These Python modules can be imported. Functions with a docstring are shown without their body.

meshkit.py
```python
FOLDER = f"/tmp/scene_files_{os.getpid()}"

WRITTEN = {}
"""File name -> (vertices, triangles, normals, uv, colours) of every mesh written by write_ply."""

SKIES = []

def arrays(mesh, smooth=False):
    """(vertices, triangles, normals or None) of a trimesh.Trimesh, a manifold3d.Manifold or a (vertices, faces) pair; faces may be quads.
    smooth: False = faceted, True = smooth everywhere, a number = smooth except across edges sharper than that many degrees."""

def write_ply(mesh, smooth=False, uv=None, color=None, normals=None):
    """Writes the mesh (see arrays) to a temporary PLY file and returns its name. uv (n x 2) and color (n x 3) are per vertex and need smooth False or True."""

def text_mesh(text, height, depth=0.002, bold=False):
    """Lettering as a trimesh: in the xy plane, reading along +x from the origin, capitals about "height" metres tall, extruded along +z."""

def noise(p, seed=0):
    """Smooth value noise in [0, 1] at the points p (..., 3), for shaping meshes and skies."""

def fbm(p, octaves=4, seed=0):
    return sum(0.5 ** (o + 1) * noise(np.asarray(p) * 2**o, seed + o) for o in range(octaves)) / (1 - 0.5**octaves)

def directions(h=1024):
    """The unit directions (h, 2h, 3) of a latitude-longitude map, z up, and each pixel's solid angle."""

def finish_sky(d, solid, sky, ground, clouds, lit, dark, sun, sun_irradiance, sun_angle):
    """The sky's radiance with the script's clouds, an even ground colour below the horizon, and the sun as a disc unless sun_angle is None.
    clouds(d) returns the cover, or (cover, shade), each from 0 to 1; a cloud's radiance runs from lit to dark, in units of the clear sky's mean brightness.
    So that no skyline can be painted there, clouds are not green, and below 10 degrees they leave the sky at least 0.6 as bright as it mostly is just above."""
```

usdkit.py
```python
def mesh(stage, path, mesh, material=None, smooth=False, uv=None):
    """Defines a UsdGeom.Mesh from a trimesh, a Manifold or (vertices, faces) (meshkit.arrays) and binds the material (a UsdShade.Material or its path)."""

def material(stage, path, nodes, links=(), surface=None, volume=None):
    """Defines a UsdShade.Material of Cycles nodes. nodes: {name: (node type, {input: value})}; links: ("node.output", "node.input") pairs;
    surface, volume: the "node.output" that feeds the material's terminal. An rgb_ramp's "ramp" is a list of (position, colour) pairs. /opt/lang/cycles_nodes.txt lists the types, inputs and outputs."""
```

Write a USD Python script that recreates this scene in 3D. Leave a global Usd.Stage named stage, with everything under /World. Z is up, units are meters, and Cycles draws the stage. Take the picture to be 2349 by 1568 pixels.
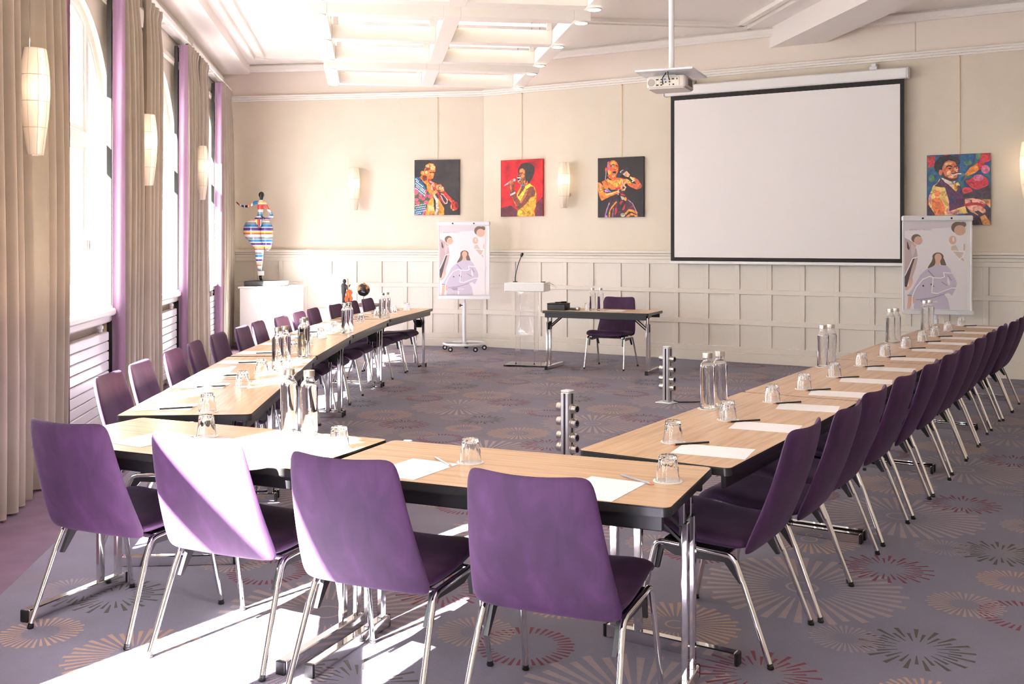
import math, random
import numpy as np
import trimesh
import manifold3d as m3
from shapely.geometry import Polygon, LineString, Point, box as sbox
from shapely.ops import unary_union
from pxr import Usd, UsdGeom, UsdLux, UsdShade, Gf, Sdf
import usdkit, meshkit

random.seed(7)
RNG = np.random.default_rng(7)
stage = Usd.Stage.CreateInMemory()
UsdGeom.Xform.Define(stage, '/World')
UsdGeom.Scope.Define(stage, '/World/Looks')
PI = math.pi

# ------------------------------------------------------------------ camera, sky, sun, exposure
H = 1.58
cam = UsdGeom.Camera.Define(stage, '/World/camera')
cam.AddTranslateOp().Set(Gf.Vec3d(0, 0, H))
cam.AddRotateXOp().Set(90.0)
cam.CreateHorizontalApertureAttr(36.0)
cam.CreateVerticalApertureAttr(36.0 * 1568 / 2349)
cam.CreateFocalLengthAttr(36.0 * 2350 / 2349)
cam.CreateVerticalApertureOffsetAttr(-36.0 * 228 / 2349)
cam.CreateClippingRangeAttr(Gf.Vec2f(0.05, 500))
cam.CreateExposureAttr(0.32)

sky = UsdLux.DomeLight.Define(stage, '/World/sky')
sky.CreateIntensityAttr(3.4)
sky.CreateColorAttr(Gf.Vec3f(0.93, 0.96, 1.0))
SUN_EL, SUN_D = math.radians(36.5), np.array([0.57, 0.82])
SUN_D = SUN_D / np.linalg.norm(SUN_D)
sun = UsdLux.DistantLight.Define(stage, '/World/sun')
sun.CreateAngleAttr(0.6)
sun.CreateIntensityAttr(800000.0)
sun.CreateColorAttr(Gf.Vec3f(1.0, 0.97, 0.94))
_d = np.array([SUN_D[0] * math.cos(SUN_EL), SUN_D[1] * math.cos(SUN_EL), -math.sin(SUN_EL)])
_z = -_d
_x = np.cross([0, 0, 1.0], _z); _x /= np.linalg.norm(_x)
_y = np.cross(_z, _x)
sun.AddTransformOp().Set(Gf.Matrix4d(*_x, 0, *_y, 0, *_z, 0, 0, 0, 0, 1))
TUBE_EMIT, DISC_EMIT, BULB = 5.0, 30.0, 15000.0

# ------------------------------------------------------------------ helpers
_used = {}


def numbered(parent, name):
    k = _used.get((parent, name), 0)
    _used[(parent, name)] = k + 1
    return f'{parent}/{name}' + (f'_{k:03d}' if k else '')


def path_of(p):
    return str(p.GetPath()) if hasattr(p, 'GetPath') else str(p)


def tag(o, label=None, cat=None, group=None, kind=None):
    o = o.GetPrim() if hasattr(o, 'GetPrim') else o
    for k, v in (('label', label), ('category', cat), ('group', group), ('kind', kind)):
        if v:
            o.SetCustomDataByKey(k, v)
    return o


def thing(name, label, cat, loc=(0, 0, 0), rotz=0.0, group=None, kind=None):
    x = UsdGeom.Xform.Define(stage, numbered('/World', name))
    x.AddTranslateOp().Set(Gf.Vec3d(*map(float, loc)))
    x.AddRotateZOp().Set(math.degrees(rotz))
    return tag(x.GetPrim(), label, cat, group, kind)


def obj(name, mesh, mat, parent='/World', smooth=35, label=None):
    p = numbered(path_of(parent), name)
    m = usdkit.mesh(stage, p, mesh, mat, smooth=smooth)
    if label:
        m.GetPrim().SetCustomDataByKey('label', label)
    return m.GetPrim()


def dup(root, loc, rotz, label, group=None, cat=None):
    was = root.GetCustomData()
    base = root.GetName().rstrip('0123456789').rstrip('_')
    r = thing(base, label, cat or was['category'], loc, rotz, group or was.get('group'))
    r.GetReferences().AddInternalReference(root.GetPath())
    r.SetInstanceable(True)
    return r


def put(root, loc, rotz):
    ops = UsdGeom.Xformable(root).GetOrderedXformOps()
    ops[0].Set(Gf.Vec3d(*map(float, loc))); ops[1].Set(math.degrees(rotz))


def cat_(*ms):
    return trimesh.util.concatenate([m if isinstance(m, trimesh.Trimesh) else trimesh.Trimesh(*m, process=False) for m in ms])


def box(x0, x1, y0, y1, z0, z1, c=0.0):
    """box, with chamfered edges when c > 0"""
    if c <= 0:
        b = trimesh.creation.box([x1 - x0, y1 - y0, z1 - z0])
        b.apply_translation([(x0 + x1) / 2, (y0 + y1) / 2, (z0 + z1) / 2])
        return b
    pts = []
    for X, sx in ((x0, 1), (x1, -1)):
        for Y, sy in ((y0, 1), (y1, -1)):
            for Z, sz in ((z0, 1), (z1, -1)):
                pts += [(X + sx * c, Y + sy * c, Z), (X + sx * c, Y, Z + sz * c), (X, Y + sy * c, Z + sz * c)]
    return trimesh.convex.convex_hull(np.array(pts))


def tube(pts, r, sides=12, cap=True):
    p = np.asarray(pts, float)
    n = len(p)
    r = np.broadcast_to(r, (n,))
    t = np.gradient(p, axis=0)
    t /= np.linalg.norm(t, axis=1, keepdims=True)
    a = np.cross(t[0], [0.31, 0.17, 0.93]); a /= np.linalg.norm(a)
    V = []
    ang = np.arange(sides) * 2 * PI / sides
    for i in range(n):
        a = a - t[i] * (a @ t[i]); a /= np.linalg.norm(a)
        b = np.cross(t[i], a)
        V.append(p[i] + r[i] * (np.cos(ang)[:, None] * a + np.sin(ang)[:, None] * b))
    V = np.concatenate(V)
    F = []
    for i in range(n - 1):
        for j in range(sides):
            k = (j + 1) % sides
            q = (i * sides + j, i * sides + k, (i + 1) * sides + k, (i + 1) * sides + j)
            F += [(q[0], q[1], q[2]), (q[0], q[2], q[3])]
    if cap:
        V = np.vstack([V, p[0], p[-1]])
        for j in range(sides):
            k = (j + 1) % sides
            F += [(len(V) - 2, k, j), (len(V) - 1, (n - 1) * sides + j, (n - 1) * sides + k)]
    return trimesh.Trimesh(V, F, process=False)


def bend(pts, rad, seg=5):
    """polyline with rounded corners"""
    p = [np.asarray(q, float) for q in pts]
    out = [p[0]]
    for a, b, c in zip(p, p[1:], p[2:]):
        u = (a - b) / np.linalg.norm(a - b); w = (c - b) / np.linalg.norm(c - b)
        s, e = b + u * rad, b + w * rad
        for t in np.linspace(0, 1, seg):
            out.append((1 - t) ** 2 * s + 2 * t * (1 - t) * b + t * t * e)
    out.append(p[-1])
    return np.array(out)


def lathe(prof, n=24):
    """(r, z) profile turned about z; closed where r = 0"""
    prof = np.asarray(prof, float)
    ang = np.arange(n) * 2 * PI / n
    V, ring = [], []
    for r, z in prof:
        if r < 1e-7:
            ring.append([len(V)]); V.append((0, 0, z))
        else:
            ring.append(list(range(len(V), len(V) + n)))
            V += [(r * math.cos(a), r * math.sin(a), z) for a in ang]
    F = []
    for A, B in zip(ring, ring[1:]):
        for j in range(n):
            k = (j + 1) % n
            if len(A) == 1 and len(B) == 1:
                break
            if len(A) == 1:
                F.append((A[0], B[k], B[j]))
            elif len(B) == 1:
                F.append((A[j], A[k], B[0]))
            else:
                F += [(A[j], A[k], B[k]), (A[j], B[k], B[j])]
    m = trimesh.Trimesh(np.array(V), np.array(F), process=False)
    return m


def cyl(r, z0, z1, n=20, c=0.0):
    if c:
        return lathe([(0, z0), (r - c, z0), (r, z0 + c), (r, z1 - c), (r - c, z1), (0, z1)], n)
    return lathe([(0, z0), (r, z0), (r, z1), (0, z1)], n)


def moved(m, t=(0, 0, 0), rx=0, ry=0, rz=0):
    m = m.copy()
    for a, ax in ((rx, [1, 0, 0]), (ry, [0, 1, 0]), (rz, [0, 0, 1])):
        if a:
            m.apply_transform(trimesh.transformations.rotation_matrix(a, ax))
    m.apply_translation(t)
    return m


def extrude(poly, z0, z1):
    """shapely polygon in xy raised from z0 to z1"""
    parts = [trimesh.creation.extrude_polygon(g, z1 - z0, engine='earcut') for g in getattr(poly, 'geoms', [poly]) if not g.is_empty]
    m = cat_(*parts)
    m.apply_translation([0, 0, z0])
    return m


def upright(poly, y0, y1):
    """shapely polygon drawn in (x, z), thick from y0 to y1"""
    m = extrude(poly, 0, y1 - y0)
    v = m.vertices.copy()
    m = trimesh.Trimesh(np.c_[v[:, 0], y1 - v[:, 2], v[:, 1]], m.faces, process=False)
    return m


def rrect(x0, x1, y0, y1, r):
    return sbox(x0 + r, y0 + r, x1 - r, y1 - r).buffer(r, quad_segs=5)


def pad(surf, thick, nu=14, nv=14, n=7):
    """cushion: surf(a, b) for a, b in [-1, 1] gives the middle surface; rounded rim and corners"""
    t = np.sin(np.linspace(-1, 1, nu + 1) * PI / 2); s = np.sin(np.linspace(-1, 1, nv + 1) * PI / 2)
    A, B = np.meshgrid(t, s, indexing='ij')
    r = np.maximum(abs(A), abs(B))
    m = np.where(r > 0, (abs(A) ** n + abs(B) ** n) ** (1.0 / n), 1)
    a, b = A * r / np.where(m > 0, m, 1), B * r / np.where(m > 0, m, 1)
    e = 1e-4
    P = surf(a, b)
    N = np.cross(surf(a + e, b) - surf(a - e, b), surf(a, b + e) - surf(a, b - e))
    N /= np.linalg.norm(N, axis=-1, keepdims=True)
    h = thick / 2 * np.sqrt(np.clip(1 - r ** 5, 0, 1))[..., None]
    V = np.concatenate([(P + N * h).reshape(-1, 3), (P - N * h).reshape(-1, 3)])
    i, j = np.meshgrid(np.arange(nu), np.arange(nv), indexing='ij')
    q = np.stack([i * (nv + 1) + j, (i + 1) * (nv + 1) + j, (i + 1) * (nv + 1) + j + 1, i * (nv + 1) + j + 1], -1).reshape(-1, 4)
    f = np.vstack([q[:, [0, 1, 2]], q[:, [0, 2, 3]]])
    m = trimesh.Trimesh(V, np.vstack([f, f[:, ::-1] + len(P.reshape(-1, 3))]), process=False)
    m.merge_vertices(digits_vertex=6)
    return m


def ball(c, r):
    s = m3.Manifold.sphere(1.0, 20)
    r = (r, r, r) if np.ndim(r) == 0 else r
    return s.scale(tuple(map(float, r))).translate(tuple(map(float, c)))


def chain(*pr):
    """limbs: hulls of neighbouring balls, joined"""
    bs = [ball(c, r) for c, r in pr]
    return m3.Manifold.batch_boolean([m3.Manifold.batch_hull([a, b]) for a, b in zip(bs, bs[1:])], m3.OpType.Add)


def melt(man, edge=0.012, it=12):
    mm = man.refine_to_length(edge).to_mesh()
    t = trimesh.Trimesh(mm.vert_properties[:, :3], mm.tri_verts, process=True)
    trimesh.smoothing.filter_taubin(t, iterations=it)
    return t


def join(*mans):
    return m3.Manifold.batch_boolean(list(mans), m3.OpType.Add)


# ------------------------------------------------------------------ materials
def sr(r, g, b):
    c = np.array([r, g, b]) / 255.0
    return tuple(float(x) for x in np.where(c <= 0.04045, c / 12.92, ((c + 0.055) / 1.055) ** 2.4))


def pm(name, col, rough=0.5, metal=0.0, **kw):
    return usdkit.material(stage, '/World/Looks/' + name, {'p': ('principled_bsdf', dict(base_color=col, roughness=rough, metallic=metal, **kw))}, surface='p.BSDF')


def noisy(name, stops, scale, rough=0.6, vec=(1, 1, 1), bump=0.0, bump_scale=200, detail=4, distort=0.0, **kw):
    nodes = {'t': ('texture_coordinate', {}), 'm': ('mapping', {'scale': vec}), 'n': ('noise_texture', {'scale': scale, 'detail': detail, 'distortion': distort}),
             'r': ('rgb_ramp', {'ramp': stops}), 'p': ('principled_bsdf', dict(roughness=rough, **kw))}
    links = [('t.object', 'm.vector'), ('m.vector', 'n.vector'), ('n.fac', 'r.fac'), ('r.color', 'p.base_color')]
    if bump:
        nodes['n2'] = ('noise_texture', {'scale': bump_scale, 'detail': 3})
        nodes['b'] = ('bump', {'strength': bump, 'distance': 0.004})
        links += [('t.object', 'n2.vector'), ('n2.fac', 'b.height'), ('b.normal', 'p.normal')]
    return usdkit.material(stage, '/World/Looks/' + name, nodes, links, surface='p.BSDF')


WALL = noisy('wall_paint', [(0.3, sr(219, 207, 187)), (0.7, sr(222, 211, 192))], 3, 0.55, bump=0.05, bump_scale=90)
UPPER = pm('upper_wall_paint', sr(231, 218, 204), 0.6)
PANEL = pm('panel_paint', sr(224, 216, 203), 0.4)
CEIL = pm('ceiling_paint', sr(240, 233, 226), 0.35)
TRIM = pm('trim_paint', sr(240, 234, 226), 0.35)
FRAMEW = pm('window_paint', sr(242, 238, 232), 0.35)
AWN = usdkit.material(stage, '/World/Looks/awning_fabric', {'d': ('diffuse_bsdf', {'color': sr(150, 118, 100)}), 't': ('translucent_bsdf', {'color': sr(150, 118, 100)}), 'm': ('mix_closure', {'fac': 0.25})}, [('d.BSDF', 'm.closure1'), ('t.BSDF', 'm.closure2')], surface='m.closure')
AWNR = pm('awning_red', sr(196, 112, 104), 0.6)
DARKWALL = pm('niche_paint', sr(190, 178, 165), 0.6)
CARPET = noisy('carpet_pile', [(0.28, sr(124, 114, 122)), (0.42, sr(114, 108, 126)), (0.7, sr(124, 119, 139))], 1.6, 0.95, bump=1.0, bump_scale=300, sheen_weight=0.15)
BORDER = noisy('carpet_border_pile', [(0.3, sr(108, 88, 106)), (0.7, sr(120, 98, 116))], 6, 0.95, bump=0.5, bump_scale=420)
MOTIF = {k: noisy('motif_' + k, [(0.3, sr(*[x * 0.95 for x in c])), (0.7, sr(*c))], 30, 0.95, bump=0.5, bump_scale=420)
         for k, c in dict(pink=(166, 148, 152), orange=(184, 152, 136), red=(124, 62, 78), olive=(86, 81, 76), pale=(158, 143, 150), sand=(170, 148, 144)).items()}
WOOD = noisy('oak_laminate', [(0.25, sr(176, 138, 100)), (0.5, sr(201, 165, 126)), (0.75, sr(214, 182, 145))], 3.0, 0.32, vec=(0.9, 16, 16), detail=6, distort=0.4)
BLACK = pm('black_plastic', (0.012, 0.012, 0.013), 0.35)
EDGE = pm('black_edge_band', (0.022, 0.021, 0.02), 0.28)
CHROME = pm('chrome', (0.80, 0.79, 0.78), 0.09, 1.0)
STEEL = pm('brushed_steel', (0.66, 0.62, 0.57), 0.28, 1.0)
ALU = pm('aluminium', (0.76, 0.75, 0.74), 0.3, 1.0)
VELVET = noisy('purple_velvet', [(0.30, (0.030, 0.0075, 0.037)), (0.5, (0.044, 0.0120, 0.053)), (0.70, (0.066, 0.020, 0.077))], 9, 0.75, vec=(1.2, 1.2, 0.45), detail=9, distort=0.5,
               sheen_weight=0.16, sheen_roughness=0.35, sheen_tint=(0.62, 0.42, 0.72), bump=0.15, bump_scale=350)
TAUPE = noisy('taupe_curtain', [(0.3, sr(142, 130, 116)), (0.7, sr(152, 140, 125))], 4, 0.8, bump=0.1, bump_scale=300, sheen_weight=0.2)
LILAC = usdkit.material(stage, '/World/Looks/lilac_lining', {'d': ('diffuse_bsdf', {'color': sr(168, 136, 162)}), 't': ('translucent_bsdf', {'color': sr(168, 136, 162)}),
                        'm': ('mix_closure', {'fac': 0.3})}, [('d.BSDF', 'm.closure1'), ('t.BSDF', 'm.closure2')], surface='m.closure')
BLACKOUT = pm('blackout_fabric', (0.03, 0.028, 0.027), 0.9)
WHITEP = pm('white_plastic', sr(238, 236, 233), 0.3)
WHITEM = pm('white_metal', sr(232, 232, 234), 0.25)
PAPER = pm('paper', sr(244, 240, 238), 0.7)
COASTER = pm('coaster_paper', sr(240, 232, 222), 0.8)
GLASS = pm('clear_glass', (1, 1, 1), 0.0, transmission_weight=1.0, ior=1.47)
WATER = pm('water', (1, 1, 1), 0.0, transmission_weight=1.0, ior=1.33)
ACRYL = pm('clear_acrylic', (0.99, 0.99, 1.0), 0.02, transmission_weight=1.0, ior=1.45)
PANE = usdkit.material(stage, '/World/Looks/window_pane', {'t': ('transparent_bsdf', {'color': (0.97, 0.98, 0.98)}), 'g': ('glossy_bsdf', {'roughness': 0.02, 'color': (1, 1, 1)}),
                       'm': ('mix_closure', {'fac': 0.05})}, [('t.BSDF', 'm.closure1'), ('g.BSDF', 'm.closure2')], surface='m.closure')
SHADE = usdkit.material(stage, '/World/Looks/lamp_shade', {'d': ('diffuse_bsdf', {'color': (0.85, 0.82, 0.78)}), 't': ('translucent_bsdf', {'color': (0.95, 0.90, 0.84)}),
                        'm': ('mix_closure', {'fac': 0.62})}, [('d.BSDF', 'm.closure1'), ('t.BSDF', 'm.closure2')], surface='m.closure')
RIB = pm('shade_rib', sr(205, 190, 175), 0.6)
LIGHT = usdkit.material(stage, '/World/Looks/warm_tube', {'e': ('emission', {'color': (1.0, 0.83, 0.62), 'strength': TUBE_EMIT})}, surface='e.emission')
DISC = usdkit.material(stage, '/World/Looks/downlight_lens', {'e': ('emission', {'color': (1.0, 0.85, 0.66), 'strength': DISC_EMIT})}, surface='e.emission')
SCREEN = pm('screen_fabric', sr(240, 235, 231), 0.8)
PENCIL = pm('pencil_black', (0.02, 0.02, 0.02), 0.35)
SILVERP = pm('pencil_silver', (0.42, 0.44, 0.47), 0.3, 0.4)
PENTIP = pm('pencil_wood', sr(200, 130, 95), 0.6)
_flat = {}


def brushed(r, g, b):
    k = f'brush_{r:03d}_{g:03d}_{b:03d}'
    if k not in _flat:
        f = lambda q: sr(*[min(255, max(0, x * q + (8 if q > 1 else 0))) for x in (r, g, b)])
        _flat[k] = noisy(k, [(0.30, f(0.62)), (0.46, f(0.95)), (0.60, f(1.08)), (0.74, f(1.22))], 16, 0.5, detail=6, distort=1.5)
    return _flat[k]


def ink(r, g, b):
    k = f'paint_{r:03d}_{g:03d}_{b:03d}'
    if k not in _flat:
        _flat[k] = pm(k, sr(r, g, b), 0.55)
    return _flat[k]


# ------------------------------------------------------------------ room: plan points and wall frames (local x to the right as seen from the room, local y away from the room)
U = np.array([-0.1398, 1.0]); U /= np.linalg.norm(U)           # along the window wall, away from the camera
LW = np.array([-2.28, 0.0])                                      # window wall passes here
C1, C2 = np.array([-4.60, 16.185]), np.array([-0.4265, 15.53])
C3 = np.array([8.5, 15.53 - 0.592 * 8.9265])
R0, L0 = np.array([6.0, -3.0]), LW - 3.05 * U
ROT_L = math.atan2(U[1], U[0])
DBL, DBR = (C2 - C1) / np.linalg.norm(C2 - C1), (C3 - C2) / np.linalg.norm(C3 - C2)
ROT_BL, ROT_BR = math.atan2(DBL[1], DBL[0]), math.atan2(DBR[1], DBR[0])
LBL, LBR = float(np.linalg.norm(C2 - C1)), float(np.linalg.norm(C3 - C2))
ZC = 4.36


def on_wall(org, rot, s, off=0.0):
    """world xy of a point s along a wall, off metres into the room"""
    d = np.array([math.cos(rot), math.sin(rot)])
    return org + d * s + np.array([d[1], -d[0]]) * off


room = Polygon([tuple(L0), tuple(C1 + 0.02 * DBL), tuple(C2), tuple(C3), tuple(R0)]).buffer(0.12, join_style=2)
fl = thing('floor', 'grey-purple patterned carpet with radiating burst motifs across the whole room', None, kind='structure')
obj('carpet', extrude(room, -0.1, 0.0), CARPET, fl)
bord = np.array([LW - 3 * U, LW + 16.3 * U, LW + 16.3 * U + 0.62 * np.array([U[1], -U[0]]), LW - 3 * U + 0.62 * np.array([U[1], -U[0]])])
obj('carpet_border', extrude(Polygon(bord), 0.0, 0.0006), BORDER, fl, label='plain purple carpet strip along the window wall')

# carpet bursts: one repeat of the woven pattern, laid out on its lattice
CO, CA, CB = np.array([-0.5155, 9.857]), np.array([0.9068, 1.2198]), np.array([1.2198, -0.9068])
KINDS = [((0, 0), 'pink', 40, 0.15, 0.46, 0.30, 0.075), ((1.474, -0.142), 'orange', 40, 0.09, 0.265, 0.20, 0.045), ((0.484, 0.272), 'red', 38, 0.085, 0.22, 0.0, 0),
         ((1.151, 0.511), 'olive', 34, 0.075, 0.215, 0.0, 0), ((0.909, 0.614), 'pale', 34, 0.05, 0.145, 0.10, 0), ((1.013, 0.082), 'orange', 34, 0.07, 0.165, 0.12, 0),
         ((0.848, -0.369), 'red', 38, 0.125, 0.195, 0.14, 0), ((0.649, -0.224), 'sand', 34, 0.06, 0.165, 0.12, 0)]


def burst(c, n, r0, r1, rmid, ring, rot, level):
    V, F = [], []
    for k in range(n):
        a = rot + 2 * PI * k / n
        spans = [(r0, r1)]
        if rmid == 0.0:                                       # staggered double dashes
            spans = [(r0, r0 + 0.62 * (r1 - r0))] if k % 2 else [(r0 + 0.30 * (r1 - r0), r1)]
        elif k % 2:
            spans = [(r0 * 1.06, r0 + 0.90 * (r1 - r0))]
        for q0, q1 in spans:
            for q, w in ((q0, 0.17), (q1, 0.27)):
                h = w * 2 * PI / n * 0.9 * (1.0 if q == q1 else 0.9)
                for s in (-1, 1):
                    V.append((c[0] + q * math.cos(a + s * h), c[1] + q * math.sin(a + s * h), level))
            b = len(V) - 4
            F += [(b, b + 2, b + 3), (b, b + 3, b + 1)]
    if ring:
        for k in range(28):
            a, e = 2 * PI * k / 28, 2 * PI * (k + 1) / 28
            b = len(V)
            V += [(c[0] + q * math.cos(t), c[1] + q * math.sin(t), level) for q in (ring * 0.82, ring) for t in (a, e)]
            F += [(b, b + 2, b + 3), (b, b + 3, b + 1)]
    return trimesh.Trimesh(np.array(V), np.array(F), process=False)


spots = []
inner = Polygon([tuple(L0), tuple(C1), tuple(C2), tuple(C3), tuple(R0)]).buffer(-0.05).difference(Polygon(bord).buffer(0.02))
for i in range(-9, 8):
    for j in range(-4, 9):
        for k, (o, colr, n, r0, r1, rm, rg) in enumerate(KINDS):
            p = CO + i * CA + j * CB + np.array(o)
            if p[1] < 3.0 or abs(p[0]) > 0.51 * p[1] + 0.8 or not inner.contains(Point(*p).buffer(r1)):
                continue
            spots.append((float(np.hypot(*p)), k, p))
spots.sort(key=lambda t: t[0])
for d, k, p in spots[:295]:
    _, colr, n, r0, r1, rm, rg = KINDS[k]
    obj('carpet_motif', burst(p, n, r0, r1, rm, rg, 0.4 * k, 0.0005 + 0.00004 * k), MOTIF[colr], fl, smooth=False)

# ceiling with beam and mouldings
ce = thing('ceiling', 'white ceiling with moulded panels and a downstand beam', None, kind='structure')
obj('ceiling_slab', extrude(room, ZC, ZC + 0.12), CEIL, ce)
Vv = np.array([U[1], -U[0]])                                     # across the room
pl, pr = np.array([3.343, 13.30]) + U * 0.05, np.array([3.943, 12.95]) + U * 0.05
obj('beam', extrude(Polygon([tuple(pl), tuple(pr), tuple(pr - 16.0 * U), tuple(pl - 16.4 * U)]), 4.10, ZC + 0.02), CEIL, ce, label='square ceiling beam running to the screen wall')


def strip(a, b, w, z0, z1):
    return extrude(LineString([tuple(a), tuple(b)]).buffer(w / 2, cap_style=2), z0, z1)


q = np.array([3.04, 13.15])
for off in (0.0, 0.17):
    a = q - off * Vv - off * U
    obj('ceiling_moulding', strip(a, a - 14 * U, 0.07, ZC - 0.05, ZC + 0.01), TRIM, ce)
    obj('ceiling_moulding', strip(a + 0.035 * Vv, a - (2.75 - off) * Vv, 0.07, ZC - 0.05, ZC + 0.01), TRIM, ce)
for off in (0.0, 0.16):
    a = np.array([-3.88, 15.34]) + Vv * off - U * off
    obj('ceiling_moulding', strip(a, a - 17 * U, 0.06, ZC - 0.05, ZC + 0.01), TRIM, ce)
    obj('ceiling_moulding', strip(a, a + (1.2 - off) * Vv, 0.06, ZC - 0.05, ZC + 0.01), TRIM, ce)
a = LW + 16.25 * U + Vv * 0.2
obj('cove', strip(a, a - 20.2 * U, 0.42, ZC - 0.14, ZC + 0.01), CEIL, ce)

# back walls with wainscot
STZ = [(0.21, 0.495), (0.567, 0.90), (0.962, 1.29)]


def back_wall(name, label, org, rot, length, stiles, sw=0.066):
    t = thing(name, label, None, (*org, 0), rot, kind='structure')
    obj('wall_surface', box(-0.15, length + 0.15, 0, 0.2, 0, 3.83), WALL, t)
    obj('upper_wall', box(-0.15, length + 0.15, -0.004, 0.2, 3.83, ZC + 0.05), UPPER, t)
    for z0, z1 in ((0.13, 0.21), (0.495, 0.567), (0.90, 0.962), (1.29, 1.35)):
        obj('wainscot_rail', box(0, length, -0.024, 0.0, z0, z1, 0.004), PANEL, t)
    for z0, z1, d in ((1.348, 1.395, 0.03), (1.395, 1.43, 0.045), (1.43, 1.472, 0.065)):
        obj('chair_rail', box(0, length, -d, 0.0, z0, z1, 0.008), PANEL, t)
    for z0, z1, d in ((3.794, 3.82, 0.03), (3.82, 3.852, 0.045), (3.852, 3.879, 0.06)):
        obj('picture_rail', box(0, length, -d, 0.0, z0, z1, 0.006), TRIM, t)
    obj('cornice', box(0, length, -0.09, 0.0, ZC - 0.12, ZC, 0.03), TRIM, t)
    for x in stiles:
        obj('wainscot_stile', box(x - sw / 2, x + sw / 2, -0.022, 0.0, 0.14, 1.33, 0.004), PANEL, t)
    xs = list(stiles)
    for a, b in zip(xs, xs[1:]):
        for z0, z1 in STZ:
            obj('wainscot_panel', box(a + sw / 2, b - sw / 2, -0.006, 0.002, z0 - 0.005, z1 + 0.005, 0.003), PANEL, t)
    return t


st_l = [4.20 - 0.40 * k for k in range(11)][::-1]
st_r = [0.03, 0.53] + [0.968 + 0.4268 * k for k in range(0, 22)]
back_wall('wall_back_left', 'beige wall with cream wainscot panels behind the striped statue', C1, ROT_BL, LBL, st_l)
back_wall('wall_back_right', 'beige wall with cream wainscot panels behind the projection screen', C2, ROT_BR, LBR, st_r)
for nm, org, rot, ln in (('baseboard_left', C1, ROT_BL, LBL), ('baseboard_right', C2, ROT_BR, LBR)):
    t = thing(nm, None, None, (*org, 0), rot, kind='structure')
    obj('skirting', box(0, ln, -0.035, 0.0, 0, 0.13, 0.008), PANEL, t)
seam = thing('trim_1', 'thin dark joint in the upper wall right of the screen', None, (*C2, 0), ROT_BR, kind='structure')
obj('joint', box(6.16, 6.172, -0.008, 0, 3.88, 4.26), DARKWALL, seam)
for nm, a, b in (('wall_right', C3, R0), ('wall_rear', R0, L0)):
    d = (b - a) / np.linalg.norm(b - a)
    t = thing(nm, None, None, (*a, 0), math.atan2(d[1], d[0]), kind='structure')
    obj('wall_surface', box(-0.1, float(np.linalg.norm(b - a)) + 0.1, 0, 0.2, 0, ZC + 0.05), WALL, t)

# window wall: openings, frames, sills
PITCH, WC0, WW, ZS, ZSP = 3.08, 8.0, 1.20, 1.02, 2.36          # window centre of the first one in view, half width, sill, arch springing
WTHICK = 0.16
CENTRES = [WC0 + PITCH * k for k in (-3, -2, -1, 0, 1, 2)]
arch = lambda c, r, zb: unary_union([sbox(c - r, zb, c + r, ZSP), Point(c, ZSP).buffer(r, quad_segs=16).intersection(sbox(c - r, ZSP - 0.01, c + r, 9))])
wl = thing('wall_left', 'window wall with tall arched openings', None, (*LW, 0), ROT_L, kind='structure')
face = sbox(-3.1, 0, 16.45, ZC + 0.05)
for c in CENTRES:
    face = face.difference(arch(c, WW, ZS))
obj('wall_surface', upright(face, 0.0, WTHICK), PANEL, wl)
obj('moulding', box(-3.0, 16.3, -0.05, 0, 3.63, 3.71, 0.015), PANEL, wl)
for c in CENTRES:
    for s in (-1, 1):
        obj('pilaster_moulding', box(c + s * 1.28 - 0.03, c + s * 1.28 + 0.03, -0.04, 0, 0, 3.63, 0.012), PANEL, wl)
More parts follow.
